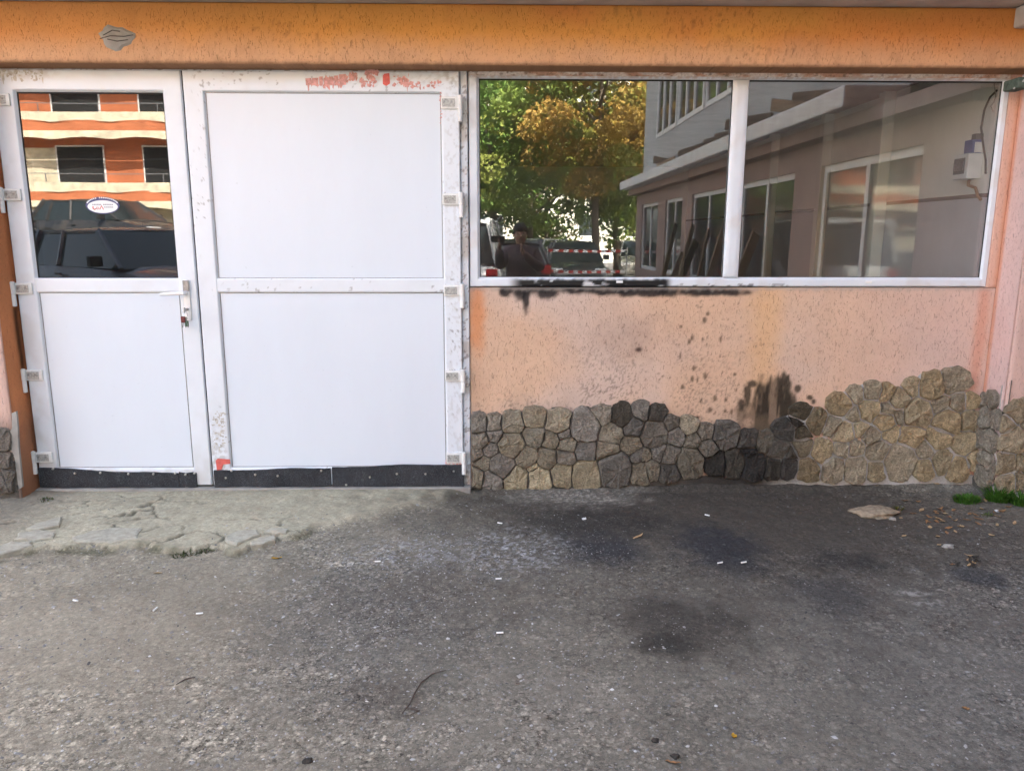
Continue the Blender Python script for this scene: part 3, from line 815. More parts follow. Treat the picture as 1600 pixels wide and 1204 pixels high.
# handle, lock, keys
hx = -1.845
hp = MB().bbox(hx - .020, hx + .020, -.052, -.039, 1.050, 1.290, .007).build('handle_plate', 'handle_white', dl, True)
MB().lathe([(-.05, .011), (.0, .013)], 12, 'y', (hx, -.050, 1.212)).build('handle_neck', 'handle_white', dl, True)
MB().tube([(hx + .006, -.098, 1.212), (hx - .03, -.100, 1.212), (hx - .09, -.098, 1.209), (hx - .135, -.092, 1.206)], [.012, .011, .0105, .009], 10).build('handle_lever', 'handle_white', dl, True)
MB().bbox(hx - .016, hx + .020, -.0545, -.0515, 1.222, 1.286, .003).build('handle_cover', 'metal_grey', dl)
MB().lathe([(-.014, .009), (.0, .009)], 14, 'y', (hx, -.052, 1.114)).build('lock_cylinder', 'steel', dl, True)
kb = empty('key_bunch', (hx, -.07, 1.06)); tag(kb, 'small bunch of keys hanging from the lock of the glazed door leaf', 'keys')
def kpart(name, mb, mat):
    o = mb.build(name, mat, kb); o.location = (-hx, .07, -1.06); return o
kpart('key', MB().bbox(hx - .002, hx + .002, -.090, -.062, 1.106, 1.122, .0008).bbox(hx - .002, hx + .002, -.108, -.088, 1.098, 1.130, .0008), 'steel')
kpart('key_ring', MB().tube([(hx + .018 * math.sin(t), -.100, 1.088 - .018 * math.cos(t)) for t in np.linspace(0, 2 * math.pi, 18)], .0014, 6), 'steel')
kpart('key_fob', MB().bbox(hx - .022, hx + .004, -.108, -.098, 1.040, 1.078, .004), 'dark_red')
kpart('key_tag', MB().bbox(hx - .004, hx + .020, -.104, -.096, 1.018, 1.052, .003), 'dark_green')
for dx, a in ((-.016, -.15), (.002, .05), (.014, .2)):
    kpart('key', MB().tube([(hx + dx * .4, -.102, 1.070), (hx + dx * .4 + a * .06, -.104, 1.012)], [.004, .0028], 4).lathe([(-.0015, .010), (.0015, .010)], 10, 'y', (hx + dx * .4, -.102, 1.066)), 'metal_grey')
# kick strips with their screws
def strip(parent, px, seed):
    r = random.Random(seed)
    (ax, ay), (bx, by) = px[0], px[1]
    x0, z0 = W(ax, ay); x1, z1 = W(bx, by)
    n = max(5, int((x1 - x0) * 28)); top = []; bot = []
    for k in range(n + 1):
        t = k / n
        top.append((x0 + (x1 - x0) * t, z0 + (z1 - z0) * t + .006 * math.sin(t * 7 + seed) * t * (1 - t) * 4 + r.uniform(-.0015, .0015)))
        bot.append((x0 + (x1 - x0) * t, .006 + .004 * math.sin(t * 9 + seed * 2) + r.uniform(-.0015, .0015)))
    mb = MB(); v = []; f = []
    for q, (t_, b_) in enumerate(zip(top, bot)):
        dy = .003 * math.sin(q * .9 + seed)
        v += [(t_[0], -.040, t_[1]), (t_[0], -.049 + dy * .4, t_[1] - .002), (b_[0], -.051 + dy, b_[1] + .002), (b_[0], -.040, b_[1])]
    for q in range(n):
        o = q * 4
        for a in range(4): f.append((o + a, o + (a + 1) % 4, o + 4 + (a + 1) % 4, o + 4 + a))
    f += [(0, 1, 2, 3), (n * 4 + 3, n * 4 + 2, n * 4 + 1, n * 4)]
    return mb.add(v, f).build('kick_strip', 'rubber', parent)
strip(dl, ((66, 727), (284, 736)), 1); strip(dl, ((284, 734), (311, 735)), 2)
strip(dr, ((338, 731), (519, 728)), 3); strip(dr, ((521, 726), (725, 722)), 4)
for par, lst in ((dl, ((83, 732), (117, 739), (157, 738), (201, 740), (240, 740), (274, 739), (290, 741), (304, 739))),
                 (dr, ((362, 735), (353, 746), (399, 741), (434, 743), (502, 735), (578, 745), (620, 740), (665, 740), (709, 736), (541, 757)))):
    for p in lst:
        x, z = W(*p, -.05); MB().lathe([(-.0045, .0025), (-.0035, .0065), (.004, .0075)], 10, 'y', (x, -.0520, z)).build('screw', 'steel', par, True)
# what is left of torn stickers: thin ragged flakes on the frame
def flakes(parent, mat, regions, seed, y=-.0412, n=60, smax=.012):
    r = random.Random(seed); mb = MB()
    for k in range(n):
        ax, ay, bx, by = r.choice(regions)
        cx, cz = W(r.uniform(ax, bx), r.uniform(ay, by)); s = r.uniform(.003, smax); e = r.uniform(.4, 1.6)
        yy = y - k * 0.000006
        pts = []
        q = r.randint(5, 7)
        for j in range(q):
            t = 2 * math.pi * j / q + r.uniform(-.3, .3); rr = s * r.uniform(.45, 1.1)
            pts.append((cx + rr * e * math.cos(t), yy, cz + rr / e * math.sin(t) * 1.2))
        mb.add(pts, [tuple(range(q))])
    o = mb.build('sticker_residue', mat, parent, fix=False); o['kind'] = 'stuff'; return o
def flat_poly(name, parent, mat, pts, y):
    return MB().prism([W(*p) for p in pts], y, y + .0006).build(name, mat, parent)
flakes(dr, 'residue_red', [(480, 126, 545, 138), (510, 122, 545, 138), (548, 118, 560, 128), (565, 116, 585, 136), (565, 125, 590, 138), (615, 120, 640, 136), (625, 128, 640, 138), (640, 130, 690, 140), (575, 113, 592, 117)], 3, n=190, smax=.016)
r_ = random.Random(4)
for k, (a, b) in enumerate(((480, 489), (490, 500), (501, 507), (508, 517), (518, 523), (524, 531), (532, 543))):
    t = 126 - k * 1.0 + r_.uniform(-1.5, 1.5)
    flat_poly('sticker_residue', dr, 'residue_red', ((a, t), (b, t - .6), (b, 135), ((a + b) / 2, 138 + r_.uniform(-3, 1)), (a + 1, 136)), -.0432)
flat_poly('sticker_scrap', dr, 'sticker_red', ((600, 121), (602, 118), (610, 117), (611, 133), (605, 137), (600, 134)), -.0438)
flakes(dr, 'residue_red', [(688, 147, 691, 195)], 5, n=26, smax=.006)
flakes(dr, 'residue_grey', [(337, 670, 358, 700), (336, 640, 356, 665)], 6, n=70, smax=.009)
flat_poly('sticker_scrap', dr, 'sticker_red', ((341, 716), (344, 713), (363, 714), (364, 721), (353, 722), (350, 730), (343, 731)), -.0438)
flakes(dr, 'residue_red', [(698, 716, 722, 722)], 8, n=30, smax=.008)
flakes(dl, 'residue_grey', [(2, 112, 75, 128)], 9, n=60, smax=.012)
# oval sticker on the door glass
sx, sz = W(163, 322); st = empty('sticker', (sx, -.0195, sz), 0, dl)
st.location = (sx, -.0195, sz)
def oval(name, a, b, cz, y, mat, n=40):
    return MB().prism([(a * math.cos(2 * math.pi * k / n), cz + b * math.sin(2 * math.pi * k / n)) for k in range(n)], y, y + .0004).build(name, mat, st)
oval('sticker_back', .098, .048, .003, 0, 'sticker_blue'); oval('sticker_face', .087, .036, -.004, -.0006, 'sticker_white')
def bars(name, lst, mat):
    mb = MB()
    for a, b, c, d in lst: mb.box(a, b, -.0012, -.0007, c, d)
    return mb.build(name, mat, st)
bars('sticker_print', [(-.058 + k * .009, -.052 + k * .009, .004, .011) for k in range(6)] + [(.004 + k * .010, .011 + k * .010, .004, .011) for k in range(6)] + [(.008 + k * .011, .016 + k * .011, -.010, -.004) for k in range(5)], 'sticker_grey')
def stroke(pts, wd):
    mb = MB()
    return mb.tube([(a, -.0010, b) for a, b in pts], wd, 6)
stroke([(-.055, -.002), (-.056, -.014), (-.048, -.021), (-.040, -.016)], .0032).build('sticker_letter', 'sticker_red', st)
stroke([(-.034, -.006), (-.036, -.016), (-.030, -.020), (-.024, -.014), (-.028, -.005)], .0018).build('sticker_letter', 'sticker_red', st)
stroke([(-.018, -.020), (-.006, .001), (.004, -.021)], .0028).build('sticker_letter', 'sticker_red', st)
mb = MB()
for k in range(19):
    if k == 7: continue
    t = math.pi * (.88 - .76 * k / 18); ca, sa = .0925 * math.cos(t), .003 + .0435 * math.sin(t)
    mb.box(ca - .0032, ca + .0032, -.0012, -.0005, sa - .0035, sa + .0035)
mb.build('sticker_print', 'sticker_white', st)

# ---------------------------------------------------------------- window
def dirt_win(c, x, z, n, n2):
    c = lerp(c, (0.55, 0.47, 0.40), sstep(.5, .7, n) * .25)
    k = sstep(2.432, 2.445, z + (n2 - .5) * .012)
    c = lerp(c, (0.50, 0.38, 0.31), k * .75 * sstep(.3, .55, n2))
    # char on the bottom rail
    xa, xb = W(795, 440)[0], W(1045, 440)[0]
    m1 = fbm(x * 9, z * 16, 421, 4); m2 = fbm(x * 30, z * 60, 423, 3)
    band = sstep(xa - .02, xa + .08, x) * sstep(xb + .03, xb - .02, x) * sstep(1.296, 1.286, z + (m2 - .5) * .012)
    k = band * sstep(.36, .46, m1 + .16) * (1 - .9 * sstep(.64, .70, m2) * sstep(.5, .6, m1))
    c = lerp(c, (0.012, 0.012, 0.014), k)
    c = lerp(c, (0.30, 0.30, 0.31), band * (1 - k) * .35)
    k = sstep(.60, .68, m2) * sstep(1.268, 1.258, z) * sstep(xb, xb + .1, x) * sstep(2.0, 1.6, x)
    return lerp(c, (0.05, 0.05, 0.05), k * .8)
wn = frame_ring('window', -.166, 2.978, 1.246, 2.478, (.060, .036, .056, .046), 0.004, [(0, .07), (0, .004)] + [(float(q), 0) for q in np.linspace(.05, .78, 9)] + [(.83, .005), (1, .018)], pvc_c(dirt_win), 'pvc', bld, step=.0095)
wn['label'] = 'wide white framed window of two panes, charred along its sill'
# finer charred sill board in front of the bottom rail
slab_grid('bottom_rail', -.10, 2.94, 1.250, 1.291, -0.002, .004, .0095, pvc_c(dirt_win), 'pvc', wn, b=.001)
slab_grid('mullion', 1.365, 1.455, 1.3015, 2.4315, 0.001, .05, .03, pvc_c(dirt_win), 'pvc', wn, b=.005)
for a, b in ((-.108, 1.366), (1.454, 2.944)):
    MB().box(a, b, .026, .030, 1.300, 2.434).build('pane', 'glass', wn)
    frame_ring('gasket', a, b, 1.3005, 2.4335, (.007, .006, .004, .009), .0235, [(0, .004), (0, 0), (1, 0), (1, .003)], lambda x, z: np.zeros(x.shape + (3,)) + .02, 'gasket', wn)
x, z = W(1357, 440); MB().bbox(x - .02, x + .02, -.006, .0, z - .008, z + .006, .002).build('drain_cap', 'handle_white', wn)
x, z = W(968, 440); MB().bbox(x - .02, x + .02, -.006, .0, z - .008, z + .006, .002).build('drain_cap', 'handle_white', wn)
# ragged mortar strip between beam and window head, foam crumbs
def strip_c(x, z):
    n = fbm(x * 14, z * 30, 441, 4); n2 = fbm(x * 50, z * 90, 443, 3)
    c = np.ones(x.shape + (3,)) * np.array((0.66, 0.54, 0.46))
    c = lerp(c, (0.52, 0.27, 0.17), sstep(.48, .62, n) * .7)
    c = lerp(c, (0.74, 0.72, 0.69), sstep(.50, .40, n) * .6)
    return lerp(c, (0.16, 0.10, 0.07), sstep(.60, .72, n2) * .6)
slab_grid('mortar_strip', -.162, 2.974, 2.446, 2.479, -.004, .012, .006, strip_c, 'mortar', bld, b=.002, hf=lambda x, z: (fbm(x * 20, z * 40, 445, 3) - .55) * .012)

# ---------------------------------------------------------------- room behind
MB().box(2.955, 3.30, .075, 7.5, 1.805, 2.60).build('interior_wall', 'interior_white', bld)
MB().box(2.950, 3.30, .075, 7.5, 1.780, 1.805).build('wall_stripe', 'interior_line', bld)
MB().box(2.952, 3.30, .075, 7.5, 0.0, 1.780).build('interior_wall', 'interior_lower', bld)
MB().box(-3.4, 3.30, 7.502, 7.7, 0.0, 2.60).build('interior_wall', 'interior_white', bld)
MB().box(-3.6, -3.4, .075, 7.7, 0.0, 2.60).build('interior_wall', 'interior_white', bld)
MB().box(-3.6, 3.30, .142, 7.7, 2.601, 2.780).build('ceiling', 'interior_ceiling', bld)
MB().box(-3.4, 2.95, .06, 7.5, -.02, .0).build('interior_floor', 'interior_floor', bld)
MB().box(-.16, 2.95, .16, .20, 0.0, 1.24).build('interior_wall', 'interior_white', bld)
# timber partition posts seen through the right pane
for yy in (1.25, 2.3, 3.6):
    MB().bbox(2.86, 2.949, yy, yy + .09, .001, 2.599, .006).build('wall_post', 'interior_white', bld)
# fuse box on the inner wall
fb = empty('fuse_box', (2.955, .13, 1.90)); tag(fb, 'small white fuse box with dark breaker window on the inner wall', 'fuse box')
def fpart(name, mb, mat):
    o = mb.build(name, mat, fb); o.location = (-2.955, -.13, -1.90); return o
fpart('box_body', MB().bbox(2.862, 2.954, .135, .285, 1.895, 2.045, .006), 'box_white')
fpart('breaker_window', MB().bbox(2.857, 2.863, .165, .275, 1.925, 2.020, .002), 'box_dark')
for k in range(5):
    fpart('breaker', MB().bbox(2.853, 2.858, .170 + k * .021, .187 + k * .021, 1.945, 1.998, .001), 'metal_grey')
bx = empty('carton', (2.955, .15, 2.046)); tag(bx, 'small blue carton standing on top of the white fuse box', 'carton')
for (n_, mt, a) in (('carton_body', 'box_blue', (2.885, 2.945, .15, .23, 2.047, 2.125)), ('carton_lid', 'box_dark', (2.905, 2.950, .152, .20, 2.126, 2.160)), ('carton_side', 'box_white', (2.9, 2.949, .147, .1495, 2.05, 2.11))):
    o = MB().bbox(*a, .001).build(n_, mt, bx); o.location = (-2.955, -.15, -2.046)
def cable(name, label, pts, rad, mat, cat='cable'):
    o = MB().tube(pts, rad, 8).build(name, mat, None, True); return tag(o, label, cat)
cable('cable', 'dark cable arching down behind the window glass beside the fuse box', [(W(a, b, .07)[0], .07, W(a, b, .07)[1]) for a, b in ((1558, 141), (1547, 152), (1538, 172), (1533, 200), (1536, 225), (1540, 250), (1540, 272))], .006, 'cable_dark')
cable('cable', 'pale thin cord knotted beside the dark arching cable', [(W(a, b, .06)[0], .06, W(a, b, .06)[1]) for a, b in ((1553, 128), (1556, 150), (1553, 160), (1548, 166), (1552, 175))], .003, 'cable_light')
cable('conduit', 'orange brown conduit stub below the white fuse box', [(2.945, .24, 1.895), (2.93, .22, 1.86), (2.935, .15, 1.84), (2.93, .11, 1.79), (2.94, .09, 1.765)], .009, 'cable_orange')
cable('cable', 'pale cable hanging down the outer corner beneath the slab', [(2.985, -.21, 2.72), (2.99, -.215, 2.60), (2.985, -.21, 2.50), (2.96, -.205, 2.43), (2.90, -.15, 2.36)], .005, 'cable_light')
cable('cable', 'dark cable looped at the outer corner above the green bracket', [(3.02, -.21, 2.74), (2.99, -.22, 2.62), (2.97, -.215, 2.47), (2.985, -.20, 2.40), (2.955, -.17, 2.36)], .006, 'cable_dark')

# ================================================================== stone plinth
def ztr(ox, oy, s, lst):
    return [(ox + a / s, oy + b / s, r / s) for a, b, r in lst]
SA = ztr(720, 580, 5.333, [(145, 435, 78), (275, 440, 70), (430, 440, 92), (615, 400, 84), (810, 425, 98), (1040, 465, 128), (1175, 370, 80), (1340, 380, 90), (1500, 340, 72), (1440, 465, 92),
    (165, 575, 70), (285, 530, 66), (425, 610, 118), (605, 540, 92), (745, 570, 76), (855, 520, 58), (885, 620, 78), (1250, 520, 100), (1040, 655, 92), (1220, 655, 95), (1420, 600, 86),
    (125, 680, 66), (245, 650, 66), (190, 765, 70), (340, 785, 112), (550, 705, 96), (715, 720, 90), (870, 705, 82), (1275, 795, 135), (1500, 705, 72),
    (130, 865, 72), (260, 885, 84), (460, 880, 100), (600, 790, 50), (650, 880, 90), (850, 840, 92), (1040, 845, 118), (1520, 820, 92)])
SB = ztr(1000, 560, 5.333, [(130, 465, 72), (255, 545, 62), (115, 625, 118), (400, 565, 76), (305, 640, 74), (440, 675, 76), (540, 625, 72), (705, 645, 104), (900, 675, 76), (1045, 690, 76), (1205, 600, 88),
    (1345, 460, 76), (1310, 530, 62), (1345, 605, 72), (1460, 520, 92), (30, 815, 70), (160, 785, 78), (245, 805, 86), (415, 850, 118), (560, 740, 80), (630, 865, 84), (775, 860, 98), (950, 885, 100), (1105, 895, 84),
    (1240, 895, 84), (1150, 750, 92), (1262, 790, 62), (70, 915, 88), (240, 935, 76), (900, 785, 50), (1350, 745, 84), (1510, 780, 96), (1390, 905, 94)])
SCc = ztr(1260, 560, 4.706, [(250, 345, 82), (360, 265, 56), (480, 245, 66), (580, 250, 54), (685, 295, 72), (775, 215, 62), (920, 215, 98), (1075, 175, 92), (455, 380, 84), (590, 385, 54), (345, 415, 58),
    (195, 490, 72), (275, 535, 82), (385, 510, 62), (570, 465, 78), (680, 420, 50), (815, 400, 112), (975, 335, 74), (1100, 325, 74), (1200, 315, 52), (480, 565, 68), (610, 545, 62), (765, 575, 88),
    (1030, 460, 102), (1185, 455, 70), (965, 590, 96), (1150, 630, 88), (880, 660, 72), (255, 670, 56), (360, 665, 56), (520, 680, 86), (680, 745, 120), (1000, 745, 88), (1110, 785, 80), (870, 800, 68),
    (200, 800, 82), (360, 800, 90), (505, 805, 72), (1225, 740, 62)])
SR = ztr(1260, 560, 4.706, [(1285, 310, 50), (1375, 300, 46), (1330, 430, 66), (1265, 570, 56), (1350, 600, 66), (1330, 750, 56), (1305, 860, 62), (1410, 450, 50), (1420, 850, 56)])
SF = ztr(1260, 560, 4.706, [(1480, 490, 56), (1565, 400, 80), (1530, 600, 100), (1480, 770, 76), (1570, 765, 66), (1490, 905, 66), (1575, 890, 70), (1660, 480, 90), (1670, 640, 90), (1660, 800, 90), (1665, 920, 70)])
SLs = [(4, 690, 16), (28, 694, 10), (8, 718, 14), (30, 722, 12), (10, 748, 17), (32, 752, 10), (-18, 700, 16), (-20, 735, 18)]

def clip(poly, nx, ny, d):
    out = []
    for k in range(len(poly)):
        a, b = poly[k], poly[(k + 1) % len(poly)]
        da, db = a[0] * nx + a[1] * ny - d, b[0] * nx + b[1] * ny - d
        if da <= 0: out.append(a)
        if da * db < 0:
            t = da / (da - db); out.append((a[0] + (b[0] - a[0]) * t, a[1] + (b[1] - a[1]) * t))
    return out
def cells(seeds, joint, umin, umax, vmin, js):
    res = []
    for i, (u, v, r) in enumerate(seeds):
        q = random.Random(i * 7 + 3)
        n = 9; ph = q.random() * 6
        poly = [(u + r * 1.62 * q.uniform(.88, 1.06) * math.cos(ph + 2 * math.pi * k / n), v + r * 1.5 * q.uniform(.88, 1.06) * math.sin(ph + 2 * math.pi * k / n)) for k in range(n)]
        for j, (a, b, s) in enumerate(seeds):
            if j == i: continue
            dx, dy = a - u, b - v; L = math.hypot(dx, dy)
            if L > 3 * (r + s) or L < 1e-6: continue
            t = (L * L + r * r - s * s) / (2 * L) - js[i]
            poly = clip(poly, dx / L, dy / L, (u * dx + v * dy) / L + max(t, .2 * r))
            if len(poly) < 3: break
        for nx, ny, d in ((-1, 0, -umin), (1, 0, umax), (0, -1, -vmin)):
            if len(poly) >= 3: poly = clip(poly, nx, ny, d)
        res.append(poly if len(poly) >= 3 else None)
    return res
def stone_mesh(poly, frame, q, depth):
    """poly in plane coordinates; frame(u, v, n) -> world; returned mesh is local to the stone's centre"""
    cu = sum(p[0] for p in poly) / len(poly); cv = sum(p[1] for p in poly) / len(poly)
    pts = []
    m_ = len(poly)
    for k in range(m_):                                   # corner cutting keeps broad straight sides
        a, b = poly[k], poly[(k + 1) % m_]
        if math.dist(a, b) < .012: pts.append(((a[0] + b[0]) / 2, (a[1] + b[1]) / 2)); continue
        q_ = q.uniform(-.09, .09) if math.dist(a, b) > .04 else None
        pts.append((a[0] * .92 + b[0] * .08, a[1] * .92 + b[1] * .08))
        if q_ is not None:
            t_ = q.uniform(.35, .65); ex, ey = b[0] - a[0], b[1] - a[1]
            pts.append((a[0] + ex * t_ - ey * q_, a[1] + ey * t_ + ex * q_))
        pts.append((a[0] * .08 + b[0] * .92, a[1] * .08 + b[1] * .92))
    n = len(pts)
    tu, tv = q.uniform(-.10, .10), q.uniform(-.10, .10)
    V = []
    jit = [q.uniform(-.0035, .0035) for _ in pts]
    for lvl, (sc, dn, jn) in enumerate(((1.0, -.02, 0), (.985, .62, .18), (.91, .90, .20), (.50, 1.0, .26))):
        for k, (a, b) in enumerate(pts):
            du, dv = a - cu, b - cv
            L = math.hypot(du, dv); s = sc + jit[k] / max(L, .01) * (1 if lvl else .6)
            u, v = cu + du * s, cv + dv * s
            nn = depth * dn + (du * tu + dv * tv) * (dn > .3) + depth * q.uniform(-jn, jn)
            V.append(frame(u, v, nn))
    V.append(frame(cu, cv, depth * q.uniform(.95, 1.12)))
    F = []
    for l in range(3):
        for k in range(n):
            j = (k + 1) % n; F.append((l * n + k, l * n + j, (l + 1) * n + j, (l + 1) * n + k))
    for k in range(n): F.append((3 * n + k, 3 * n + (k + 1) % n, 4 * n))
    c = Vector(frame(cu, cv, 0))
    me = bpy.data.meshes.new('stone'); me.from_pydata([tuple(Vector(p) - c) for p in V], [], F); me.update()
    bm = bmesh.new(); bm.from_mesh(me); bmesh.ops.recalc_face_normals(bm, faces=bm.faces[:]); bm.to_mesh(me); bm.free()
    me.shade_smooth(); me.set_sharp_from_angle(angle=R(20))
    me.materials.append(MATS['stone'])
    return me, c, (cu, cv)
def soot_at(px, py):
    """how charred the plinth is, by distance from the fire spot"""
    s = 0
    for cx, cy, rx, ry, k in ((1170, 720, 75, 40, 1.0), (1235, 665, 40, 40, .85), (980, 655, 22, 16, .9), (1030, 650, 20, 20, .75), (1000, 680, 34, 24, .45), (1080, 735, 70, 34, .62), (960, 725, 90, 30, .42),
                              (1130, 700, 80, 25, .5), (830, 700, 60, 30, .22), (1225, 725, 24, 26, .95)):
        d = math.hypot((px - cx) / rx, (py - cy) / ry); s = max(s, k * max(0, min(1, 1.6 - d)))
    return s
def mortar_c(u, v):
    n = fbm(u * 9, v * 9, 501, 4)
    c = np.ones(u.shape + (3,)) * np.array((0.42, 0.40, 0.37)) * (.8 + .4 * n)[..., None]
    k = sstep(2.0, 1.55, u + (n - .5) * .3)
    c = lerp(c, (0.085, 0.075, 0.063), k * .9)
    f = np.exp(-(((u - 1.45) / .38) ** 2 + ((v - .1) / .25) ** 2))
    return lerp(c, (0.03, 0.027, 0.025), f * .95)
def plinth(seeds, plane_px, frame, umin, umax, vmin, joint, depth, bedname, bed_depth, base):
    S = []
    for px, py, r in seeds:
        u, v = plane_px(px, py); u2, _ = plane_px(px + r, py); _, v2 = plane_px(px, py - r)
        S.append((u, v, max(.03, (abs(v2 - v) + min(abs(u2 - u), abs(v2 - v) * 1.3)) / 2)))
    cs = cells(S, joint, umin, umax, vmin, [.0062 if (bedname == 'stone_plinth' and p[0] > 1245) else joint for p in seeds])
    # the mortar bed: a rough sheet that swells round the stones and dies out above them
    us = np.arange(umin, umax + .012, .014); vs_ = np.arange(vmin, max(s[1] + s[2] for s in S) + .10, .014)
    U, V = np.meshgrid(us, vs_, indexing='ij')
    infl = np.full(U.shape, -1.0)
    for u, v, r in S:
        infl = np.maximum(infl, 1.42 - np.sqrt((U - u) ** 2 + (V - v) ** 2) / r)
    infl = np.maximum(infl, sstep(.09, .03, V) * 1.6 - 1.0)
    infl = infl + (fbm(U * 16, V * 16, 511, 3) - .5) * .35
    H = sstep(-.05, .25, infl) * (bed_depth + (fbm(U * 30, V * 30, 517, 3) - .5) * .009 + .030) - .033
    co = np.array([frame(u, v, h) for u, v, h in zip(U.ravel(), V.ravel(), H.ravel())])
    nv = len(vs_); i = (np.arange(len(us) - 1)[:, None] * nv + np.arange(nv - 1)[None, :]).ravel()
    f = np.stack([i, i + nv, i + nv + 1, i + 1], 1)
    bed = from_arrays(bedname, co, f, 'mortar', bld, True, mortar_c(U.ravel(), V.ravel()))
    for k, (poly, (px, py, r)) in enumerate(zip(cs, seeds)):
        if poly is None: continue
        q = random.Random(k * 13 + int(px))
        me, c, _ = stone_mesh(poly, frame, q, depth * q.uniform(.75, 1.25))
        o = bpy.data.objects.new('stone', me); COL.objects.link(o); o.parent = bed; o.location = c
        b = base(px, py, q); s = soot_at(px, py) if bedname == 'stone_plinth' else 0
        col = Vector(b).lerp(Vector((.022, .021, .021)), min(.93, s * q.uniform(.75, 1.1)))
        o.color = (*col, 1)
    return bed
def base_col(px, py, q):
    if px < 1240: b = random.Random(int(px * 3)).choice([(.255, .222, .165), (.235, .205, .162), (.29, .245, .175), (.21, .188, .158)])
    else: b = random.Random(int(px * 3)).choice([(.345, .272, .165), (.32, .258, .165), (.33, .25, .148), (.285, .238, .168)])
    if py > 728 and 780 < px < 930: b = (.37, .31, .205)
    k = q.uniform(.86, 1.14)
    return [c * k * 1.55 for c in b]
plinth(SA + SB + SCc, lambda a, b: W(a, b, -.01), lambda u, v, n: (u, -.006 - n, v), -.165, 3.045, -.05, .0030, .030, 'stone_plinth', .008, base_col)
def plane_r(a, b):
    d = ray(a, b); t = 3.04 / d.x
    return -D + d.y * t, CAM_H + d.z * t
def tinted(base):
    def f(px, py, q):
        k = q.uniform(1.2, 1.6); return [c * k for c in base]
    return f
# the reveal: u runs along -y
plinth(SR, lambda a, b: (-plane_r(a, b)[0], plane_r(a, b)[1]), lambda u, v, n: (3.036 - n, -u, v), .012, .205, -.05, .004, .022, 'stone_facing', .006, tinted((.27, .235, .185)))
plinth(SF, lambda a, b: W(a, b, -.21), lambda u, v, n: (u, -.204 - n, v), 3.035, 3.60, -.06, .005, .028, 'stone_facing', .008, tinted((.34, .275, .185)))
plinth(SLs, lambda a, b: W(a, b, -.21), lambda u, v, n: (u, -.202 - n, v), -3.35, -2.875, -.06, .006, .026, 'stone_facing', .006, tinted((.17, .148, .125)))

# ================================================================== loose things on the ground
# pebbles and chips trodden into the asphalt
def pebbles():
    n = 62000
    x = rng.uniform(-2.9, 3.1, n); y = rng.uniform(-2.8, -.05, n)
    dens = 0.30 + 0.5 * fbm(x * 1.1, y * 1.1, 601, 3) * sstep(-.5, -1.3, y)
    dens = dens * (1 - .8 * apron(x, y)) + .7 * gblob(x, y, 760, 860, 170, 30, soft=.6) + .4 * gblob(x, y, 560, 950, 120, 70, soft=.7) + .5 * gblob(x, y, 900, 772, 100, 14, soft=.6)
    dens = dens * (1 - .6 * gblob(x, y, 1190, 800, 240, 55, soft=.6)) * (1 - .5 * gblob(x, y, 1060, 975, 110, 50, soft=.6)) * (1 - .4 * gblob(x, y, 230, 960, 240, 90, soft=.6))
    keep = rng.random(n) < dens
    x, y = x[keep], y[keep]; n = len(x)
    s = np.clip(rng.lognormal(-5.5, .50, n), .0012, .014)
    z = ground_h(x, y) - s * .05
    base = np.array([(1, 0, 0), (.35, .85, 0), (-.75, .6, 0), (-.8, -.55, 0), (.3, -.9, 0), (.1, .05, .62)])
    ang = rng.uniform(0, 6.28, n); e = rng.uniform(.6, 1.5, n)
    jx = rng.uniform(.75, 1.25, (n, 6)); 
    bx = base[None, :, 0] * jx * (s * e)[:, None]; by = base[None, :, 1] * jx * (s / e)[:, None]; bz = base[None, :, 2] * s[:, None] * rng.uniform(.5, 1.0, n)[:, None]
    ca, sa = np.cos(ang)[:, None], np.sin(ang)[:, None]
    X = x[:, None] + bx * ca - by * sa; Y = y[:, None] + bx * sa + by * ca; Z = z[:, None] + bz
    Z[:, :5] -= (s * .25)[:, None]
    co = np.stack([X, Y, Z], -1).reshape(-1, 3)
    f = np.array([(0, 1, 5), (1, 2, 5), (2, 3, 5), (3, 4, 5), (4, 0, 5)])
    F = (np.arange(n) * 6)[:, None, None] + f[None]
    g = np.clip(rng.lognormal(-1.5, .42, n), .06, .62)
    soot = np.maximum(gblob(x, y, 1100, 830, 380, 90, soft=.6, seed=22) * .55, gblob(x, y, 1122, 852, 60, 40, soft=.6) * .7)
    g = g * (1 - soot)
    tint = np.stack([g * 1.0, g * .975, g * .93], 1)
    blue = gblob(x, y, 780, 858, 190, 34, soft=.6)
    tint = tint * (1 + .35 * blue[:, None]); tint[:, 2] *= 1 + .04 * blue
    tint = tint * (1 - .35 * sstep(.3, 1.2, x))[:, None]
    cv = np.repeat(tint, 6, 0)
    o = from_arrays('pebbles', co, F.reshape(-1, 3), 'pebble', None, False, np.clip(cv, .01, .8))
    tag(o, 'small pale pebbles and chips trodden into the asphalt', 'pebbles', kind='stuff')
pebbles()

def butt(px, py, ang, label, group, L=.028):
    x, y = G(px, py); z = gz(x, y) + .006
    e = empty('cigarette_butt', (x, y, z), ang); tag(e, label, 'cigarette butt', group)
    MB().tube([(-L * .5, 0, 0), (L * .15, 0, .0004)], .0039, 8).build('paper', 'butt_white', e, True)
    MB().tube([(L * .152, 0, .0004), (L * .5, 0, .001)], .0038, 8).build('filter', 'butt_white', e, True)
for px, py, a in ((243, 953, 1.4), (312, 960, .1), (118, 938, -.4)):
    butt(px, py, a, 'white cigarette butt on the dusty asphalt before the glazed door leaf', 'cigarette butts by the doors')
for px, py, a in ((779, 901, .05), (781, 985, .0), (781, 814, -.5), (1105, 803, -.7), (1125, 881, .3), (1162, 880, .25), (590, 875, .0)):
    butt(px, py, a, 'white cigarette butt on the sooty asphalt before the charred window', 'cigarette butts on the sooty ground')

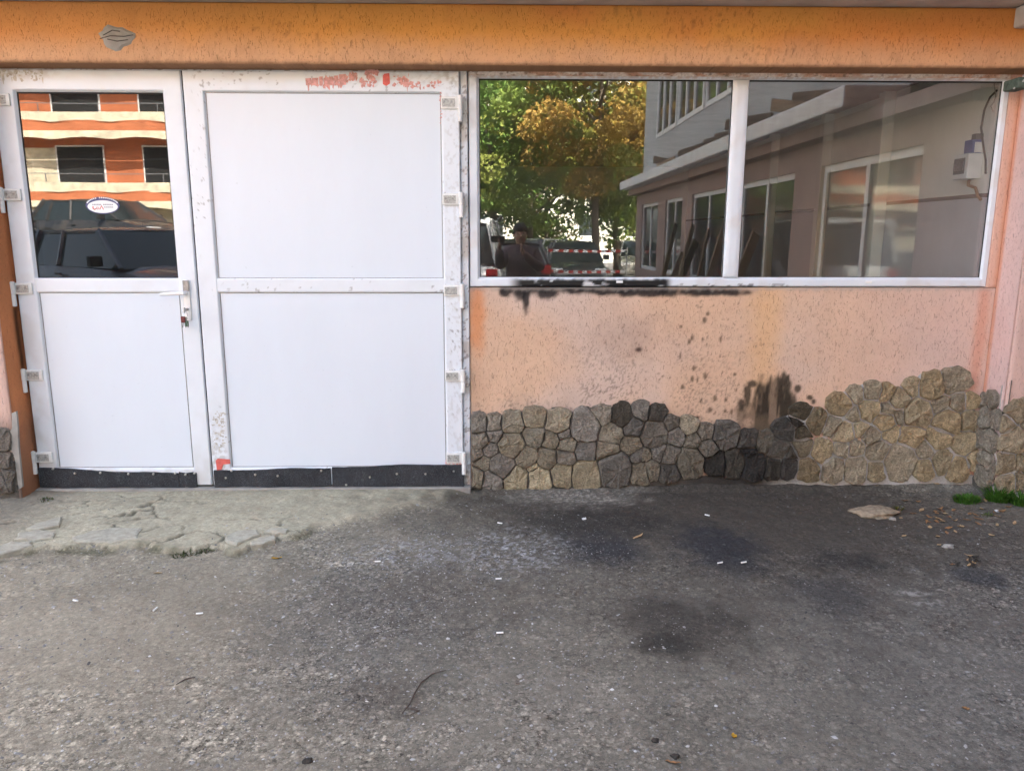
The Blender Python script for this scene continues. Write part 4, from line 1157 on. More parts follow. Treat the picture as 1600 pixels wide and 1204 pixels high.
def leaf(px, py, L, Wd, ang, mat, label, group=None, curl=.25, name='dry_leaf', cat='leaf', lift=.003):
    x, y = G(px, py)
    q = random.Random(int(px * 31 + py))
    n = 6; v = []; f = []
    for k in range(n + 1):
        t = k / n; hw = Wd * .5 * math.sin(math.pi * min(1, t * .93 + .05)) ** .8
        zc = curl * L * (t - .5) ** 2 + q.uniform(-.002, .002); xx = (t - .5) * L
        v += [(xx, -hw, zc + hw * .5 * q.uniform(.3, 1)), (xx, 0, zc), (xx, hw, zc + hw * .5 * q.uniform(.3, 1))]
    for k in range(n):
        o = k * 3; f += [(o, o + 3, o + 4, o + 1), (o + 1, o + 4, o + 5, o + 2)]
    m_ = len(v); v += [(a, b, c - .0012) for a, b, c in v]; f += [tuple(i + m_ for i in q_[::-1]) for q_ in f]
    o = MB().add(v, f).build(name, mat, None, True, fix=False)
    o.location = (x, y, gz(x, y) + lift); o.rotation_euler = (q.uniform(-.2, .2), q.uniform(-.2, .2), ang)
    return tag(o, label, cat, group)
leaf(432, 870, .055, .022, .1, 'leaf_yellow', 'yellow fallen leaf beside the broken edge of the concrete apron')
leaf(997, 835, .075, .022, .6, 'leaf_tan', 'long tan dry leaf alone on the sooty asphalt')
leaf(1147, 1147, .030, .018, 1.5, 'leaf_yellow', 'small tan yellow leaf alone on bare asphalt away from the wall')
leaf(1510, 1100, .026, .014, -.4, 'leaf_brown', 'small reddish leaf alone on bare grey asphalt')
leaf(1052, 1190, .05, .012, -.5, 'leaf_brown', 'narrow brown leaf sliver lying beside a dark pebble')
leaf(246, 894, .045, .016, .0, 'leaf_tan', 'pale tan leaf scrap in front of the apron moss')
q = random.Random(77)
for k in range(52):
    if k < 30: px, py = q.gauss(1455, 26), q.gauss(812, 20)
    else: px, py = q.gauss(1545, 28), q.gauss(800, 14)
    leaf(px, py, q.uniform(.022, .055), q.uniform(.010, .022), q.uniform(0, 6.28), q.choice(['leaf_brown', 'leaf_tan', 'leaf_tan', 'leaf_brown']),
         'small dry brown leaf in the litter below the stone corner', 'dry leaves littering the stone corner', q.uniform(.1, .6))
for k in range(12):
    leaf(q.gauss(1512, 12), q.gauss(874, 5), q.uniform(.03, .05), q.uniform(.010, .02), q.uniform(0, 6.28), q.choice(['leaf_burnt', 'leaf_brown', 'leaf_burnt', 'leaf_tan']),
         'dark half burnt leaf in the small pile away from the wall', 'half burnt leaves in a small pile', q.uniform(.3, .9), lift=.006 + .002 * k)
for k in range(16):
    leaf(q.uniform(1330, 1440), q.gauss(752, 4), q.uniform(.02, .04), q.uniform(.005, .01), q.uniform(-.5, .5), q.choice(['leaf_tan', 'leaf_brown']),
         'thin straw coloured shred lying along the foot of the stone plinth', 'straw shreds along the plinth')
def twig(pts, rad, label, branch=None):
    P_ = [(*G(a, b), 0) for a, b in pts]
    P_ = [(x, y, gz(x, y) + rad + .004) for x, y, _ in P_]
    o = MB().tube(P_, [rad * .5 + rad * .5 * math.sin(math.pi * k / (len(P_) - 1)) for k in range(len(P_))], 6).build('twig', 'twig', None, True)
    return tag(o, label, 'twig')
twig([(628, 1112), (640, 1098), (648, 1082), (658, 1066), (675, 1054), (697, 1047)], .0028, 'thin curved dark twig lying on the asphalt')
twig([(806, 1068), (812, 1067)], .003, 'tiny dark twig stub on the asphalt')
twig([(636, 1104), (655, 1108), (640, 1115)], .0022, 'short bent brown sprig at the end of the curved twig')
twig([(275, 1072), (290, 1064), (305, 1060)], .003, 'short dark stick on the dusty asphalt left of the doors gap')
# flat tan lump of crumbled stone
def lump(px, py, lx, ly, lz, mat, label, cat, name, seed):
    x, y = G(px, py); bm = bmesh.new(); bmesh.ops.create_icosphere(bm, subdivisions=4, radius=1)
    for v in bm.verts:
        p = v.co; n = float(fbm(np.array([p.x * 1.6 + seed]), np.array([p.y * 1.6 + p.z * 2.1]), seed, 4)[0]) - .5
        n2 = float(fbm(np.array([p.x * 6 + seed]), np.array([p.y * 6 + p.z * 5]), seed + 3, 3)[0]) - .5
        k = 1 + n * .9 + n2 * .25
        v.co = Vector((p.x * lx * k, p.y * ly * k, max(-.25, p.z) * lz * k))
    me = bpy.data.meshes.new(name); bm.to_mesh(me); bm.free()
    o = link(name, me, mat, None, True); o.location = (x, y, gz(x, y) + lz * .12); return tag(o, label, cat)
lump(1366, 797, .125, .085, .032, 'tan_rock', 'flat tan lump of crumbling stone on the dark ground', 'stone', 'rock', 5)
lump(1385, 800, .028, .022, .018, 'tan_rock', 'small tan chip broken off the flat tan lump', 'stone', 'rock', 9)
lump(1481, 852, .03, .02, .014, 'concrete', 'grey flat pebble beside the half burnt leaves', 'stone', 'rock', 12)
lump(1395, 806, .018, .014, .012, 'concrete', 'grey pebble lying beside the flat tan lump', 'stone', 'rock', 15)
lump(913, 806, .012, .010, .008, 'paper', 'round white pebble on the sooty asphalt near the plinth', 'stone', 'rock', 17)
lump(1558, 796, .012, .010, .009, 'paper', 'white pebble among the dry leaves by the stone corner', 'stone', 'rock', 19)
lump(812, 1053, .011, .010, .007, 'concrete', 'pale round pebble sunk in the open asphalt', 'stone', 'rock', 21)
lump(1055, 1180, .014, .012, .009, 'leaf_burnt', 'black pebble beside the narrow brown leaf sliver', 'stone', 'rock', 23)
lump(1024, 1155, .012, .010, .009, 'leaf_burnt', 'small black cinder on the open asphalt', 'cinder', 'cinder', 25)
lump(480, 1184, .016, .014, .010, 'leaf_burnt', 'dark cinder lump on the dusty asphalt', 'cinder', 'cinder', 27)

# weeds
def tuft(px, py, rad, n, hgt, label, c0=(.06, .16, .022), c1=(.11, .24, .04), seed=0):
    q = random.Random(seed); x, y = G(px, py); V = []; F = []; C = []
    for k in range(n):
        a = q.uniform(0, 6.28); rr = rad * math.sqrt(q.random()); bx_, by_ = rr * math.cos(a), rr * math.sin(a) * .75
        L = hgt * q.uniform(.45, 1.1) * (1.1 - .5 * rr / rad); lean = q.uniform(.2, .9); d = a + q.uniform(-.8, .8); wd = q.uniform(.0022, .0042)
        o = len(V); col = np.array(c0) + (np.array(c1) - np.array(c0)) * q.random()
        px_, py_ = -math.sin(d) * wd, math.cos(d) * wd
        for t, wv in ((0, .6), (.5, 1), (.85, .7), (1, .05)):
            ox = math.cos(d) * L * lean * t * t; oy = math.sin(d) * L * lean * t * t; oz = L * t * (1 - .3 * lean * t)
            V += [(bx_ + ox - px_ * wv, by_ + oy - py_ * wv, oz), (bx_ + ox + px_ * wv, by_ + oy + py_ * wv, oz)]; C += [col, col]
        for j in range(3): F.append((o + 2 * j, o + 2 * j + 1, o + 2 * j + 3, o + 2 * j + 2))
    e = empty('weed', (x, y, gz(x, y) - .003)); tag(e, label, 'weed')
    from_arrays('blades', np.array(V), np.array(F), 'foliage', e, False, np.array(C))
    MB().tube([(0, 0, -.004), (.002, .001, .012)], [.006, .003], 6).build('root', 'twig', e)
tuft(1511, 781, .075, 300, .062, 'low bright green weed tuft on the ground before the stone corner', seed=1)
tuft(1560, 779, .07, 300, .125, 'taller bright green weed tuft against the stone corner', seed=2)
tuft(1598, 786, .06, 200, .11, 'bright green weed tuft against the stones of the pilaster front', seed=3)
tuft(1404, 792, .03, 30, .035, 'small yellowish weed beside the flat tan lump', (.10, .12, .02), (.20, .18, .04), seed=4)
tuft(1543, 803, .03, 24, .03, 'sparse green weed among the dry leaves', (.06, .10, .02), (.10, .16, .04), seed=8)
tuft(290, 862, .075, 150, .028, 'flat dull green grass patch under the broken apron edge', (.06, .08, .025), (.10, .12, .05), seed=5)
tuft(322, 859, .04, 50, .022, 'sparse grass sprigs at the end of the apron grass patch', (.06, .08, .025), (.10, .12, .05), seed=6)
tuft(70, 784, .05, 40, .022, 'faint sparse grass beside the left pilaster foot', (.05, .07, .02), (.09, .11, .04), seed=7)

# ================================================================== the annex that runs out along the right of the yard (mirrored in the window)
anx = empty('annex_building', (3.3, -7, 0))
tag(anx, 'two storey annex with white ledge and white framed windows mirrored in the window', 'building')
def apart(name, mb, mat, parent=None):
    o = mb.build(name, mat, parent or anx)
    if (parent or anx) is anx: o.location = (-3.3, 7, 0)
    return o
AX0, AX1, AY0, AY1 = 3.3, 7.5, -13.7, -.205
bays = [(-3.3, -1.4), (-5.9, -4.0), (-8.5, -6.6), (-10.6, -9.2), (-13.1, -11.3)]
mb = MB().box(AX0, AX0 + .25, AY0, AY1, 0 - .05, .85).box(AX0, AX0 + .25, AY0, AY1, 2.25, 2.48)
ye = AY1
for a, b in bays:
    mb.box(AX0, AX0 + .25, b, ye, .85, 2.25); ye = a
mb.box(AX0, AX0 + .25, AY0, ye, .85, 2.25); apart('wall', mb, 'plaster_pink')
for a, b in bays:
    mb = MB().box(AX0 + .04, AX0 + .10, a, b, .85, .92).box(AX0 + .04, AX0 + .10, a, b, 2.18, 2.25)
    for t in (0, .5, 1): mb.box(AX0 + .038, AX0 + .102, a + (b - a - .07) * t, a + (b - a - .07) * t + .07, .92, 2.18)
    o = apart('window', mb, 'window_white'); MB().box(AX0 + .06, AX0 + .07, a, b, .9, 2.2).build('pane', 'far_glass', o)
apart('interior_back', MB().box(AX0 + .6, AX0 + .62, AY0 + .1, AY1, 0, 2.45), 'dark_room')
apart('canopy_ledge', MB().bbox(2.86, 3.42, -13.5, -1.9, 2.60, 2.78, .02), 'window_white')
apart('soffit_beam', MB().box(3.1, AX1, AY0, AY1, 2.482, 2.598), 'plaster_pink')
apart('upper_wall', MB().box(3.42, AX1, AY0, AY1, 2.785, 3.6).box(3.42, AX1, AY0, AY1, 5.2, 8.6).box(3.42, AX1, AY0, -12.4, 3.6, 5.2).box(3.5, AX1, -12.4, AY1, 3.6, 5.2), 'block_grey')
for k in range(6):
    a = -12.3 + k * 2.0; b = a + 1.85
    mb = MB().box(3.40, 3.47, a, b, 3.60, 3.68).box(3.40, 3.47, a, b, 5.10, 5.18)
    for t in (0, .33, .66, 1): mb.box(3.398, 3.472, a + (b - a - .06) * t, a + (b - a - .06) * t + .06, 3.68, 5.10)
    o = apart('window', mb, 'window_white'); MB().box(3.43, 3.44, a, b, 3.64, 5.14).build('pane', 'far_glass', o)
apart('roof', MB().box(3.2, AX1 + .1, AY0 - .1, AY1, 8.61, 8.8), 'roof_dark')
# timber lying on the ledge and leaning on the wall
q = random.Random(3)
def plank(a, b, wd, th, mat, label, group):
    a, b = Vector(a), Vector(b); d = b - a; L = d.length
    o = MB().bbox(-wd / 2, wd / 2, -th / 2, th / 2, 0, L, .004).build('plank', mat); o.location = a
    o.rotation_euler = d.to_track_quat('Z', 'X').to_euler(); return tag(o, label, 'plank', group)
for k in range(8):
    y = -4.6 - k * .62; plank((2.45 + q.uniform(0, .35), y + q.uniform(-.3, .3), -.02), (3.24, y - q.uniform(.1, .9), 1.1 + q.uniform(0, .8)), q.uniform(.09, .18), .025, q.choice(['wood', 'wood_dark']),
          'weathered plank leaning against the annex wall, mirrored in the window', 'planks leaning against the annex')
for k in range(9):
    y = -2.6 - k * .9; zz = 2.80 + .035 * (k % 3)
    plank((3.0 + q.uniform(0, .2), y, zz), (3.05 + q.uniform(0, .25), y - q.uniform(1.0, 1.8), zz + .01 + q.uniform(0, .25)), .14, .03, q.choice(['wood', 'wood_dark']),
          'old board lying on the white ledge of the annex', 'boards stacked on the annex ledge')

# ================================================================== raised parking terrace and blocks behind the yard
ter = MB().box(-60, -6.2, -27.0, -13.25, -1, 1.02).build('terrace', 'concrete'); tag(ter, 'raised concrete parking terrace behind the yard', 'terrace', kind='structure')
rw = empty('retaining_wall', (-30, -13.1, 0)); tag(rw, 'low white retaining wall holding the raised parking terrace', 'wall')
for a in range(-10, 12):
    o = MB().bbox(a * 2.2 - .0, a * 2.2 + 2.19, -.12, .12, -.06, 1.36, .012).build('wall_panel', 'white_wall', rw)
    if -30 + a * 2.2 + 2.19 > -6.1: bpy.data.objects.remove(o)

def block(name, label, x0, x1, yf, dep, zt, wall, floors, win, wavy, cream=None):
    b = empty(name, ((x0 + x1) / 2, yf, 0)); tag(b, label, 'building')
    ox = (x0 + x1) / 2
    def part(n_, mb, mat, parent=None):
        return mb.build(n_, mat, parent or b)
    part('wall', MB().box(x0 - ox, x1 - ox, -dep, 0, -.06, zt), wall)
    part('roof', MB().box(x0 - ox - .4, x1 - ox + .4, -dep - .4, .4, zt + .005, zt + .3), 'roof_dark')
    for fz in floors:
        for (wx0, wx1, h0, h1) in win:
            o = part('window', MB().box(wx0 - ox, wx1 - ox, .005, .05, fz + h0, fz + h1), 'window_white')
            part('pane', MB().box(wx0 - ox + .07, wx1 - ox - .07, .052, .06, fz + h0 + .07, fz + h1 - .07), 'dark_room' if wavy else 'far_glass', o)
        if wavy:
            for zz, hh, yy in ((fz + .25, .42, 1.15), (fz - .45, .36, 1.2)):
                # cream fascia with a scalloped lower edge
                n = int((x1 - x0) / .25); mb = MB(); v = []; f = []
                for k in range(n + 1):
                    xx = x0 - ox + (x1 - x0) * k / n; lo = zz + .10 * abs(math.sin(xx * 1.35))
                    v += [(xx, yy, zz + hh), (xx, yy, lo), (xx, yy + .06, zz + hh), (xx, yy + .06, lo)]
                for k in range(n):
                    q4 = 4 * k; f += [(q4, q4 + 1, q4 + 5, q4 + 4), (q4 + 2, q4 + 6, q4 + 7, q4 + 3), (q4, q4 + 4, q4 + 6, q4 + 2), (q4 + 1, q4 + 3, q4 + 7, q4 + 5)]
                part('balcony_fascia', mb.add(v, f), 'block_cream')
            part('balcony_parapet', MB().box(x0 - ox, x1 - ox, 1.05, 1.148, fz - .10, fz + .28), 'block_orange')
            part('balcony_slab', MB().box(x0 - ox, x1 - ox, .005, 1.045, fz - .14, fz - .02), 'block_cream')
            for k in range(int((x1 - x0) / 2.4)):
                part('railing_post', MB().box(x0 - ox + k * 2.4 + .5, x0 - ox + k * 2.4 + .53, 1.10, 1.13, fz + .68, fz + 1.0), 'metal_grey')
            part('railing', MB().box(x0 - ox, x1 - ox, 1.10, 1.13, fz + 1.0, fz + 1.03), 'metal_grey')
    if cream:
        for a, c, z0, z1 in cream: part('cream_panel', MB().box(a - ox, c - ox, .002, .03, z0, z1), 'block_cream')
    return b
wins = []
x = -33.0
while x < -5: wins.append((x, x + 2.05, .62, 2.25)); x += 3.6
block('apartment_building', 'sunlit orange apartment block with scalloped cream balcony bands mirrored in the door glass', -36, -5, -29.4, 10, 14.6, 'block_orange',
      (3.05, 5.85, 8.65, 11.45), [(a - .18 + .0, b - .18, c, d) for a, b, c, d in wins], True,
      [(-36, -5, -.05, 2.9), (-20.1, -18.6, 3.1, 5.2), (-15.0, -13.6, 3.1, 5.0), (-26.5, -25.6, 3.1, 5.2)])
block('apartment_building', 'pale grey apartment block standing behind the trees', -2, 22, -44, 10, 13, 'block_pale', (.6, 3.4, 6.2, 9.0), [(-1 + k * 3.0, .4 + k * 3.0, .9, 2.3) for k in range(8)], False)

# ================================================================== trees
def tree(x, y, h, crown_r, crown_z0, cols, label, seed, nleaf=15000, lsize=.085):
    q = np.random.default_rng(seed); r = random.Random(seed)
    e = empty('tree', (x, y, -.03)); tag(e, label, 'tree')
    mb = MB(); ends = []
    top = h * .8
    mb.tube([(0, 0, -.1), (.03, .02, .3), (r.uniform(-.1, .1), r.uniform(-.1, .1), crown_z0), (r.uniform(-.25, .25), r.uniform(-.25, .25), top)], [.19, .14, .11, .02], 9)
    for k in range(11):
        t = crown_z0 * .85 + (top - crown_z0 * .85) * (k + .3) / 11; a = r.uniform(0, 6.28); L = crown_r * r.uniform(.6, .95)
        p1 = Vector((math.cos(a) * L * .5, math.sin(a) * L * .5, t + L * .35)); p2 = Vector((math.cos(a + .3) * L, math.sin(a + .3) * L, t + L * .55))
        mb.tube([(0, 0, t), p1, p2], [.05, .032, .01], 6); ends += [p1, p2]
    mb.build('trunk', 'bark', e, True)
    nc = 90
    cl = []
    for k in range(nc):
        while True:
            p = q.uniform(-1, 1, 3)
            if .25 < np.linalg.norm(p) < 1: break
        zc = (crown_z0 + h) / 2; rz = (h - crown_z0) / 2
        taper = 1 - .35 * max(0, p[2])
        cl.append((p[0] * crown_r * taper, p[1] * crown_r * taper, zc + p[2] * rz, q.uniform(.35, .75) * crown_r / 2.2))
    cl = np.array(cl)
    idx = q.integers(0, nc, nleaf); c = cl[idx]
    d = q.normal(size=(nleaf, 3)); d /= np.linalg.norm(d, axis=1)[:, None]
    pos = c[:, :3] + d * (c[:, 3] * q.uniform(.5, 1.0, nleaf) ** .6)[:, None] * np.array([1, 1, .7])
    u = q.normal(size=(nleaf, 3)); u /= np.linalg.norm(u, axis=1)[:, None]
    v = np.cross(u, q.normal(size=(nleaf, 3))); v /= np.linalg.norm(v, axis=1)[:, None]
    s = lsize * q.uniform(.6, 1.3, nleaf)[:, None]
    V = np.stack([pos - u * s, pos - v * s * .55, pos + u * s, pos + v * s * .55], 1).reshape(-1, 3)
    F = np.arange(nleaf * 4).reshape(-1, 4)
    cols = np.array(cols); cc = cols[q.integers(0, len(cols), nc)][idx] * q.uniform(.75, 1.25, nleaf)[:, None]
    from_arrays('crown', V, F, 'foliage', e, False, np.repeat(cc, 4, 0))
GREEN = [(.17, .26, .06), (.13, .22, .05), (.22, .29, .065), (.27, .30, .07)]
GOLD = [(.42, .28, .07), (.46, .29, .075), (.27, .27, .06), (.18, .24, .055), (.38, .28, .065)]
tree(3.1, -19.6, 9.5, 2.5, 3.0, GOLD, 'tree turning golden, mirrored in the middle of the window', 1, 20000)
tree(-.2, -21.5, 9.0, 2.6, 1.9, GREEN, 'full green tree mirrored beside the photographer', 2, 22000)
tree(4.4, -23.5, 7.5, 2.1, 1.6, GREEN, 'low green tree standing behind the golden one', 3, 13000)
tree(1.4, -27.5, 11.5, 2.9, 2.6, GREEN, 'tall green tree far behind the parked cars', 4, 16000, .11)
tree(-4.2, -24.5, 10, 2.7, 2.4, GREEN, 'green tree at the end of the raised terrace', 5, 14000, .1)
tree(6.3, -20.5, 10, 2.6, 2.6, GOLD[2:], 'yellow green tree beyond the end of the annex', 6, 14000)

tree(-1.9, -27.0, 6.5, 2.4, .7, GREEN, 'bushy green tree filling the gap behind the white van', 7, 13000, .1)
tree(2.3, -31.0, 7.5, 2.8, .8, GREEN, 'bushy green tree in front of the pale apartment block', 8, 14000, .11)
tree(6.6, -30.0, 7.5, 2.6, .8, GREEN, 'bushy green tree behind the beige car', 9, 12000, .11)

# ================================================================== cars
def car(x, y, z, rz, color, label, L=4.2, Wd=1.76, H=1.46, van=False, group='cars parked behind the yard', belt=None):
    e = empty('parked_car', (x, y, z), rz); tag(e, label, 'car', group)
    hw = Wd / 2; S = []
    belt = belt or (.94 if not van else 1.05)
    # stations from rear to front: (y, half width factor, bottom, belt height)
    st_ = [(-.5, .80, .42, .62), (-.49, .90, .32, .84), (-.46, .96, .26, belt - .02), (-.40, .99, .22, belt), (-.2, 1, .20, belt + .01), (.0, 1, .20, belt), (.18, 1, .20, belt - .02),
           (.28, .99, .21, belt - .06), (.38, .97, .24, belt - .15), (.45, .93, .28, belt - .22), (.485, .86, .33, belt - .30), (.5, .76, .42, belt - .42)]
    V = []; F = []; n = 12
    for (t, wf, zb, zt) in st_:
        w_ = hw * wf; yy = t * L; hgt = zt - zb
        half = [(0, zb), (w_ * .86, zb), (w_ * .97, zb + .10 * hgt), (w_, zb + .45 * hgt), (w_ * .985, zb + .78 * hgt), (w_ * .90, zb + .95 * hgt), (w_ * .6, zt + .012)]
        ring = half + [(-a, b) for a, b in half[:0:-1]]
        n = len(ring); V += [(a, yy, b) for a, b in ring]
    for i in range(len(st_) - 1):
        for k in range(n): F.append((i * n + k, i * n + (k + 1) % n, (i + 1) * n + (k + 1) % n, (i + 1) * n + k))
    F += [tuple(range(n))[::-1], tuple((len(st_) - 1) * n + k for k in range(n))]
    o = MB().add(V, F).build('body', 'car_paint', e, True); o.color = (*color, 1)
    # cabin: dark glass hull, painted roof and pillars
    yb0, yb1, yr0, yr1 = (-.47 * L, .24 * L, -.38 * L, .05 * L) if not van else (-.48 * L, .33 * L, -.46 * L, .18 * L)
    zb, zr = belt - .03, H - .05
    wb, wr = hw * .90, hw * .70
    hull = [(-wb, yb0, zb), (wb, yb0, zb), (wb, yb1, zb - .02), (-wb, yb1, zb - .02), (-wr, yr0, zr), (wr, yr0, zr), (wr, yr1, zr), (-wr, yr1, zr)]
    MB().add(hull, [(0, 1, 2, 3), (4, 7, 6, 5), (0, 4, 5, 1), (1, 5, 6, 2), (2, 6, 7, 3), (3, 7, 4, 0)]).build('window_glass', 'car_glass', e)
    V = []; F = []
    for (yy, zz, ww) in ((yr0 - .10, zr - .03, .98), (yr0 + .05, zr + .02, 1.03), ((yr0 + yr1) / 2, zr + .05, 1.05), (yr1 - .1, zr + .035, 1.03), (yr1 + .04, zr - .005, .98)):
        for k in range(7):
            a = -1 + 2 * k / 6; V.append((a * wr * ww, yy, zz - .05 * a * a))
        for k in range(7):
            a = -1 + 2 * k / 6; V.append((a * wr * ww, yy, zz - .05 * a * a - .035))
    for i in range(4):
        for k in range(6):
            b = i * 14 + k; F += [(b, b + 1, b + 15, b + 14), (b + 7, b + 21, b + 22, b + 8)]
        b = i * 14; F += [(b, b + 14, b + 21, b + 7), (b + 6, b + 13, b + 27, b + 20)]
    F += [tuple(range(7)) + tuple(range(13, 6, -1)), tuple(range(56, 63)) + tuple(range(69, 62, -1))]
    o = MB().add(V, F).build('roof', 'car_paint', e, True); o.color = (*color, 1)
    for s in (-1, 1):
        mid = (yb0 + yb1) / 2 - .1
        for p0, p1, rr in (((s * wb, yb1, zb - .02), (s * wr, yr1, zr), .032), ((s * (wb + .005), mid, zb), (s * (wr + .005), (yr0 + yr1) / 2, zr), .035), ((s * wb, yb0, zb), (s * wr, yr0, zr), .055),
                           ((s * (wb + .004), mid - L * .19, zb), (s * (wr + .004), (yr0 + yr1) / 2 - L * .15, zr), .05)):
            o = MB().tube([p0, p1], rr, 6).build('pillar', 'car_paint', e, True); o.color = (*color, 1)
        o = MB().bbox(s * hw * 1.06 - .09, s * hw * 1.06 + .09, yb1 - .42, yb1 - .32, belt - .02, belt + .12, .02).build('mirror', 'black_plastic', e, True)
        for yy in (-.31 * L, .31 * L):
            wx = s * (hw - .10)
            wh = MB().lathe([(-.10, .19), (-.105, .30), (-.08, .325), (.08, .325), (.105, .30), (.10, .19)], 22, 'x', (wx, yy, .325)).build('wheel', 'tyre', e, True)
            MB().lathe([(s * .085, .20), (s * .095, .19), (s * .07, .05), (s * .10, .04)], 16, 'x', (wx, yy, .325)).build('rim', 'rim', wh, True)
            MB().lathe([(-.02 + s * .045, .385), (s * .045 + .02, .37)], 22, 'x', (s * (hw - .052), yy, .345)).build('wheel_arch', 'black_plastic', e, True)
        MB().bbox(s * hw * .72 - .17, s * hw * .72 + .17, .455 * L, .488 * L, .58, .72, .025).build('headlight', 'lamp_clear', e, True)
        MB().bbox(s * hw * .80 - .12, s * hw * .80 + .12, -.497 * L, -.462 * L, .68, .90, .02).build('taillight', 'lamp_red', e, True)
        MB().bbox(s * hw * 1.005 - .012, s * hw * 1.005 + .012, -.10 * L - .08, -.10 * L + .08, belt - .16, belt - .13, .006).build('door_handle', 'black_plastic', e)
    MB().bbox(-.36, .36, .478 * L, .503 * L, .44, .56, .01).build('grille', 'black_plastic', e)
    for yy in (.505 * L, -.505 * L):
        MB().bbox(-.26, .26, yy - .012, yy + .012, .34, .45, .004).build('number_plate', 'plate_white', e)
    return e
car(-5.3, -6.9, -.03, -.95, (.035, .045, .075), 'dark blue car standing in the yard, mirrored low in the door glass', 4.5, 1.9, 1.70, belt=1.20)
car(-9.9, -15.6, 1.02, -1.2, (.03, .032, .035), 'black car up on the terrace, mirrored in the door glass', 4.1, 1.72, 1.46)
car(-13.6, -16.0, 1.02, -.2, (.50, .50, .49), 'light grey car up on the terrace beside the black one')
car(2.35, -19.0, -.03, 0.03, (.030, .036, .040), 'dark grey car parked under the golden tree', 4.3, 1.76, 1.44)
car(.30, -16.2, -.03, 3.06, (.025, .025, .03), 'black car seen from the rear behind the photographer', 4.3, 1.78, 1.50)
car(-.75, -13.8, -.03, 3.2, (.66, .67, .66), 'white van mirrored at the edge of the window', 4.9, 1.9, 2.0, True)
car(1.35, -25.0, -.03, .5, (.66, .66, .65), 'white car behind the dark ones', 4.2, 1.76, 1.5)
car(5.4, -24.5, -.03, .1, (.45, .43, .38), 'beige car beyond the tree trunk')
# striped tape strung before the dark grey car
for zz, l in ((1.17, 'upper'), (.62, 'lower')):
    e = empty('barrier_tape', (1.4, -16.6, zz)); tag(e, l + ' strip of red and white barrier tape before the dark grey car', 'tape')
    for k in range(16):
        a = k * .135; MB().box(a, a + .1345, -.001, .001, -.035 - .02 * math.sin(math.pi * k / 15), .035 - .02 * math.sin(math.pi * k / 15)).build('stripe', 'tape_white' if k % 2 else 'tape_red', e)
for xx in (1.37, 3.59):
    e = empty('barrier_post', (xx, -16.6, -.03)); tag(e, 'thin post holding the barrier tape', 'post', 'posts of the barrier tape')
    MB().tube([(0, 0, 0), (0, 0, 1.3)], .02, 8).build('pole', 'metal_grey', e, True); MB().lathe([(0, .14), (.04, .12), (.05, .03)], 14, 'z').build('base', 'black_plastic', e, True)

# ================================================================== the photographer, mirrored in the glass
def skin(name, verts, edges, radii, mat, parent=None, sub=2, root=0):
    me = bpy.data.meshes.new(name); me.from_pydata(verts, edges, []); me.update()
    o = link(name, me, mat, parent)
    md = o.modifiers.new('Skin', 'SKIN'); md.use_smooth_shade = True
    for k, rr in enumerate(radii):
        sv = me.skin_vertices[0].data[k]; sv.radius = rr if isinstance(rr, tuple) else (rr, rr)
        sv.use_root = (k == root)
    s = o.modifiers.new('Sub', 'SUBSURF'); s.levels = sub; s.render_levels = sub
    return o
px0, py0 = .29, -5.00
V = [(0, 0, .93), (0, 0, 1.08), (0, .01, 1.25), (0, 0, 1.40), (0, 0, 1.47), (0, .03, 1.53), (0, .035, 1.60), (0, .02, 1.66),
     (-.10, 0, .88), (-.11, .01, .48), (-.12, -.02, .09), (-.12, .12, .03),
     (.10, 0, .88), (.11, .01, .48), (.12, -.02, .09), (.13, .12, .03),
     (-.17, .0, 1.38), (-.27, .12, 1.20), (-.27, .33, 1.42),
     (.17, .0, 1.38), (.25, .10, 1.18), (.02, .32, 1.37)]
E_ = [(0, 1), (1, 2), (2, 3), (3, 4), (4, 5), (5, 6), (6, 7), (0, 8), (8, 9), (9, 10), (10, 11), (0, 12), (12, 13), (13, 14), (14, 15), (3, 16), (16, 17), (17, 18), (3, 19), (19, 20), (20, 21)]
Rr = [(.15, .11), (.14, .105), (.155, .11), (.12, .085), .05, .078, .085, .06, .085, .06, .042, .035, .085, .06, .042, .035, .055, .042, .028, .055, .042, .028]
body = skin('person', V, E_, Rr, 'skin'); body.location = (px0, py0, -.03)
tag(body, 'person in a dark padded jacket photographing the wall with a phone', 'person')
def hand(base, dirv, side, upv):
    """palm and five fingers closed on the phone edge, as skinned chains rooted in the palm"""
    b = Vector(base); d = Vector(dirv).normalized(); u = Vector(upv).normalized(); s = d.cross(u).normalized() * side
    verts = [b - d * .02]; edges = []; rad = [.022]
    verts.append(b + d * .035); edges.append((0, 1)); rad.append((.034, .016))
    for k, (off, ln) in enumerate(((.030, .068), (.011, .078), (-.010, .072), (-.030, .058))):
        p = b + d * .06 + u * off; i = len(verts)
        verts += [p, p + d * ln * .5 + s * .012, p + d * ln * .75 + s * ln * .40]; edges += [(1, i), (i, i + 1), (i + 1, i + 2)]; rad += [.0095, .0085, .007]
    i = len(verts); p = b + u * .03 + d * .01
    verts += [p, p + u * .025 + d * .03 + s * .01, p + u * .03 + d * .055 + s * .02]; edges += [(0, i), (i, i + 1), (i + 1, i + 2)]; rad += [.012, .010, .008]
    return skin('hand', [tuple(v) for v in verts], edges, rad, 'skin', body, 1)
hand((-.27, .34, 1.43), (.1, .5, .85), 1, (-.1, .8, -.4)); hand((.02, .33, 1.38), (-.35, .45, .8), -1, (.2, .8, -.4))
J = [0, 1, 2, 3, 4, 16, 17, 18, 19, 20, 21]
jv = [V[i] for i in J]; jm = {a: k for k, a in enumerate(J)}
jv[jm[0]] = (0, 0, .86)
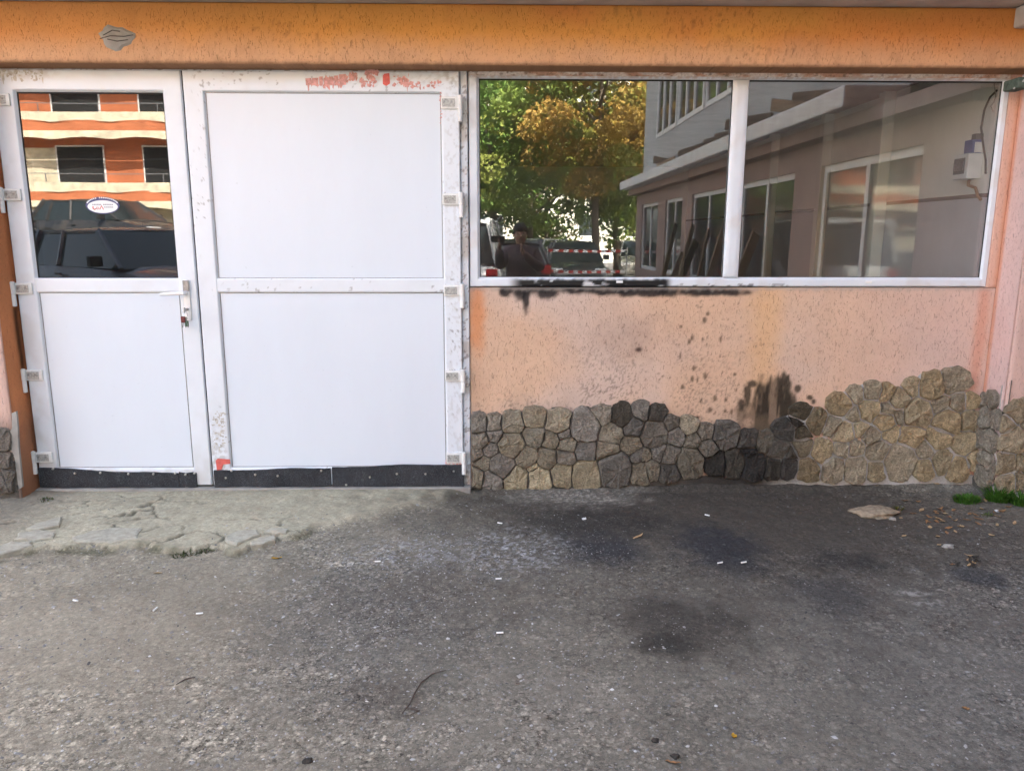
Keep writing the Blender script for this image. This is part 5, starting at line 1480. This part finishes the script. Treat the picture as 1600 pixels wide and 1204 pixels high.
skin('jacket', jv, [(jm[a], jm[b]) for a, b in E_ if a in jm and b in jm], [(.205, .16), (.20, .155), (.215, .155), (.165, .12), .070, .088, .072, .050, .088, .072, .050], 'jacket', body)
T_ = [0, 8, 9, 10, 12, 13, 14]; tm = {a: k for k, a in enumerate(T_)}
skin('trousers', [V[i] for i in T_], [(tm[a], tm[b]) for a, b in E_ if a in tm and b in tm], [(.17, .13), .10, .075, .06, .10, .075, .06], 'trousers', body)
for s in (-1, 1):
    skin('shoe', [(s * .12, -.05, .045), (s * .125, .06, .04), (s * .13, .16, .035)], [(0, 1), (1, 2)], [(.05, .045), (.05, .04), (.042, .03)], 'shoe', body, 2)
# hair cap, ears, nose, eyes
bm = bmesh.new(); bmesh.ops.create_icosphere(bm, subdivisions=3, radius=1)
for v in bm.verts:
    p = v.co; low = p.z < -.1 and p.y > -.1
    k = 1 + .06 * math.sin(9 * p.x + 5 * p.z)
    v.co = Vector((p.x * .098 * k, -.005 + p.y * .112 * k - (.04 if low else 0), 1.635 + p.z * .112 * k + (.06 if low else 0)))
me = bpy.data.meshes.new('hair'); bm.to_mesh(me); bm.free(); link('hair', me, 'hair', body, True)
for s in (-1, 1):
    MB().lathe([(-.008, .012), (0, .022), (.01, .016)], 10, 'x', (s * .088, .03, 1.585)).build('ear', 'skin', body, True)
    MB().lathe([(0, .010), (.006, .008)], 8, 'y', (s * .032, .108, 1.600)).build('eye', 'hair', body, True)
MB().tube([(0, .105, 1.605), (0, .128, 1.568), (0, .112, 1.560)], [.007, .014, .009], 8).build('nose', 'skin', body, True)
MB().tube([(-.026, .108, 1.535), (0, .116, 1.533), (.026, .108, 1.535)], [.003, .007, .003], 6).build('mouth', 'dark_red', body, True)
ph = empty('phone', (0, -4.622, CAM_H - .03)); tag(ph, 'black phone held up by the photographer', 'phone')
MB().bbox(-.085, .085, -.005, .005, -.042, .036, .004).build('case', 'phone_black', ph, True)
MB().bbox(-.078, .078, -.0066, -.0052, -.036, .030, .0005).build('screen', 'car_glass', ph)
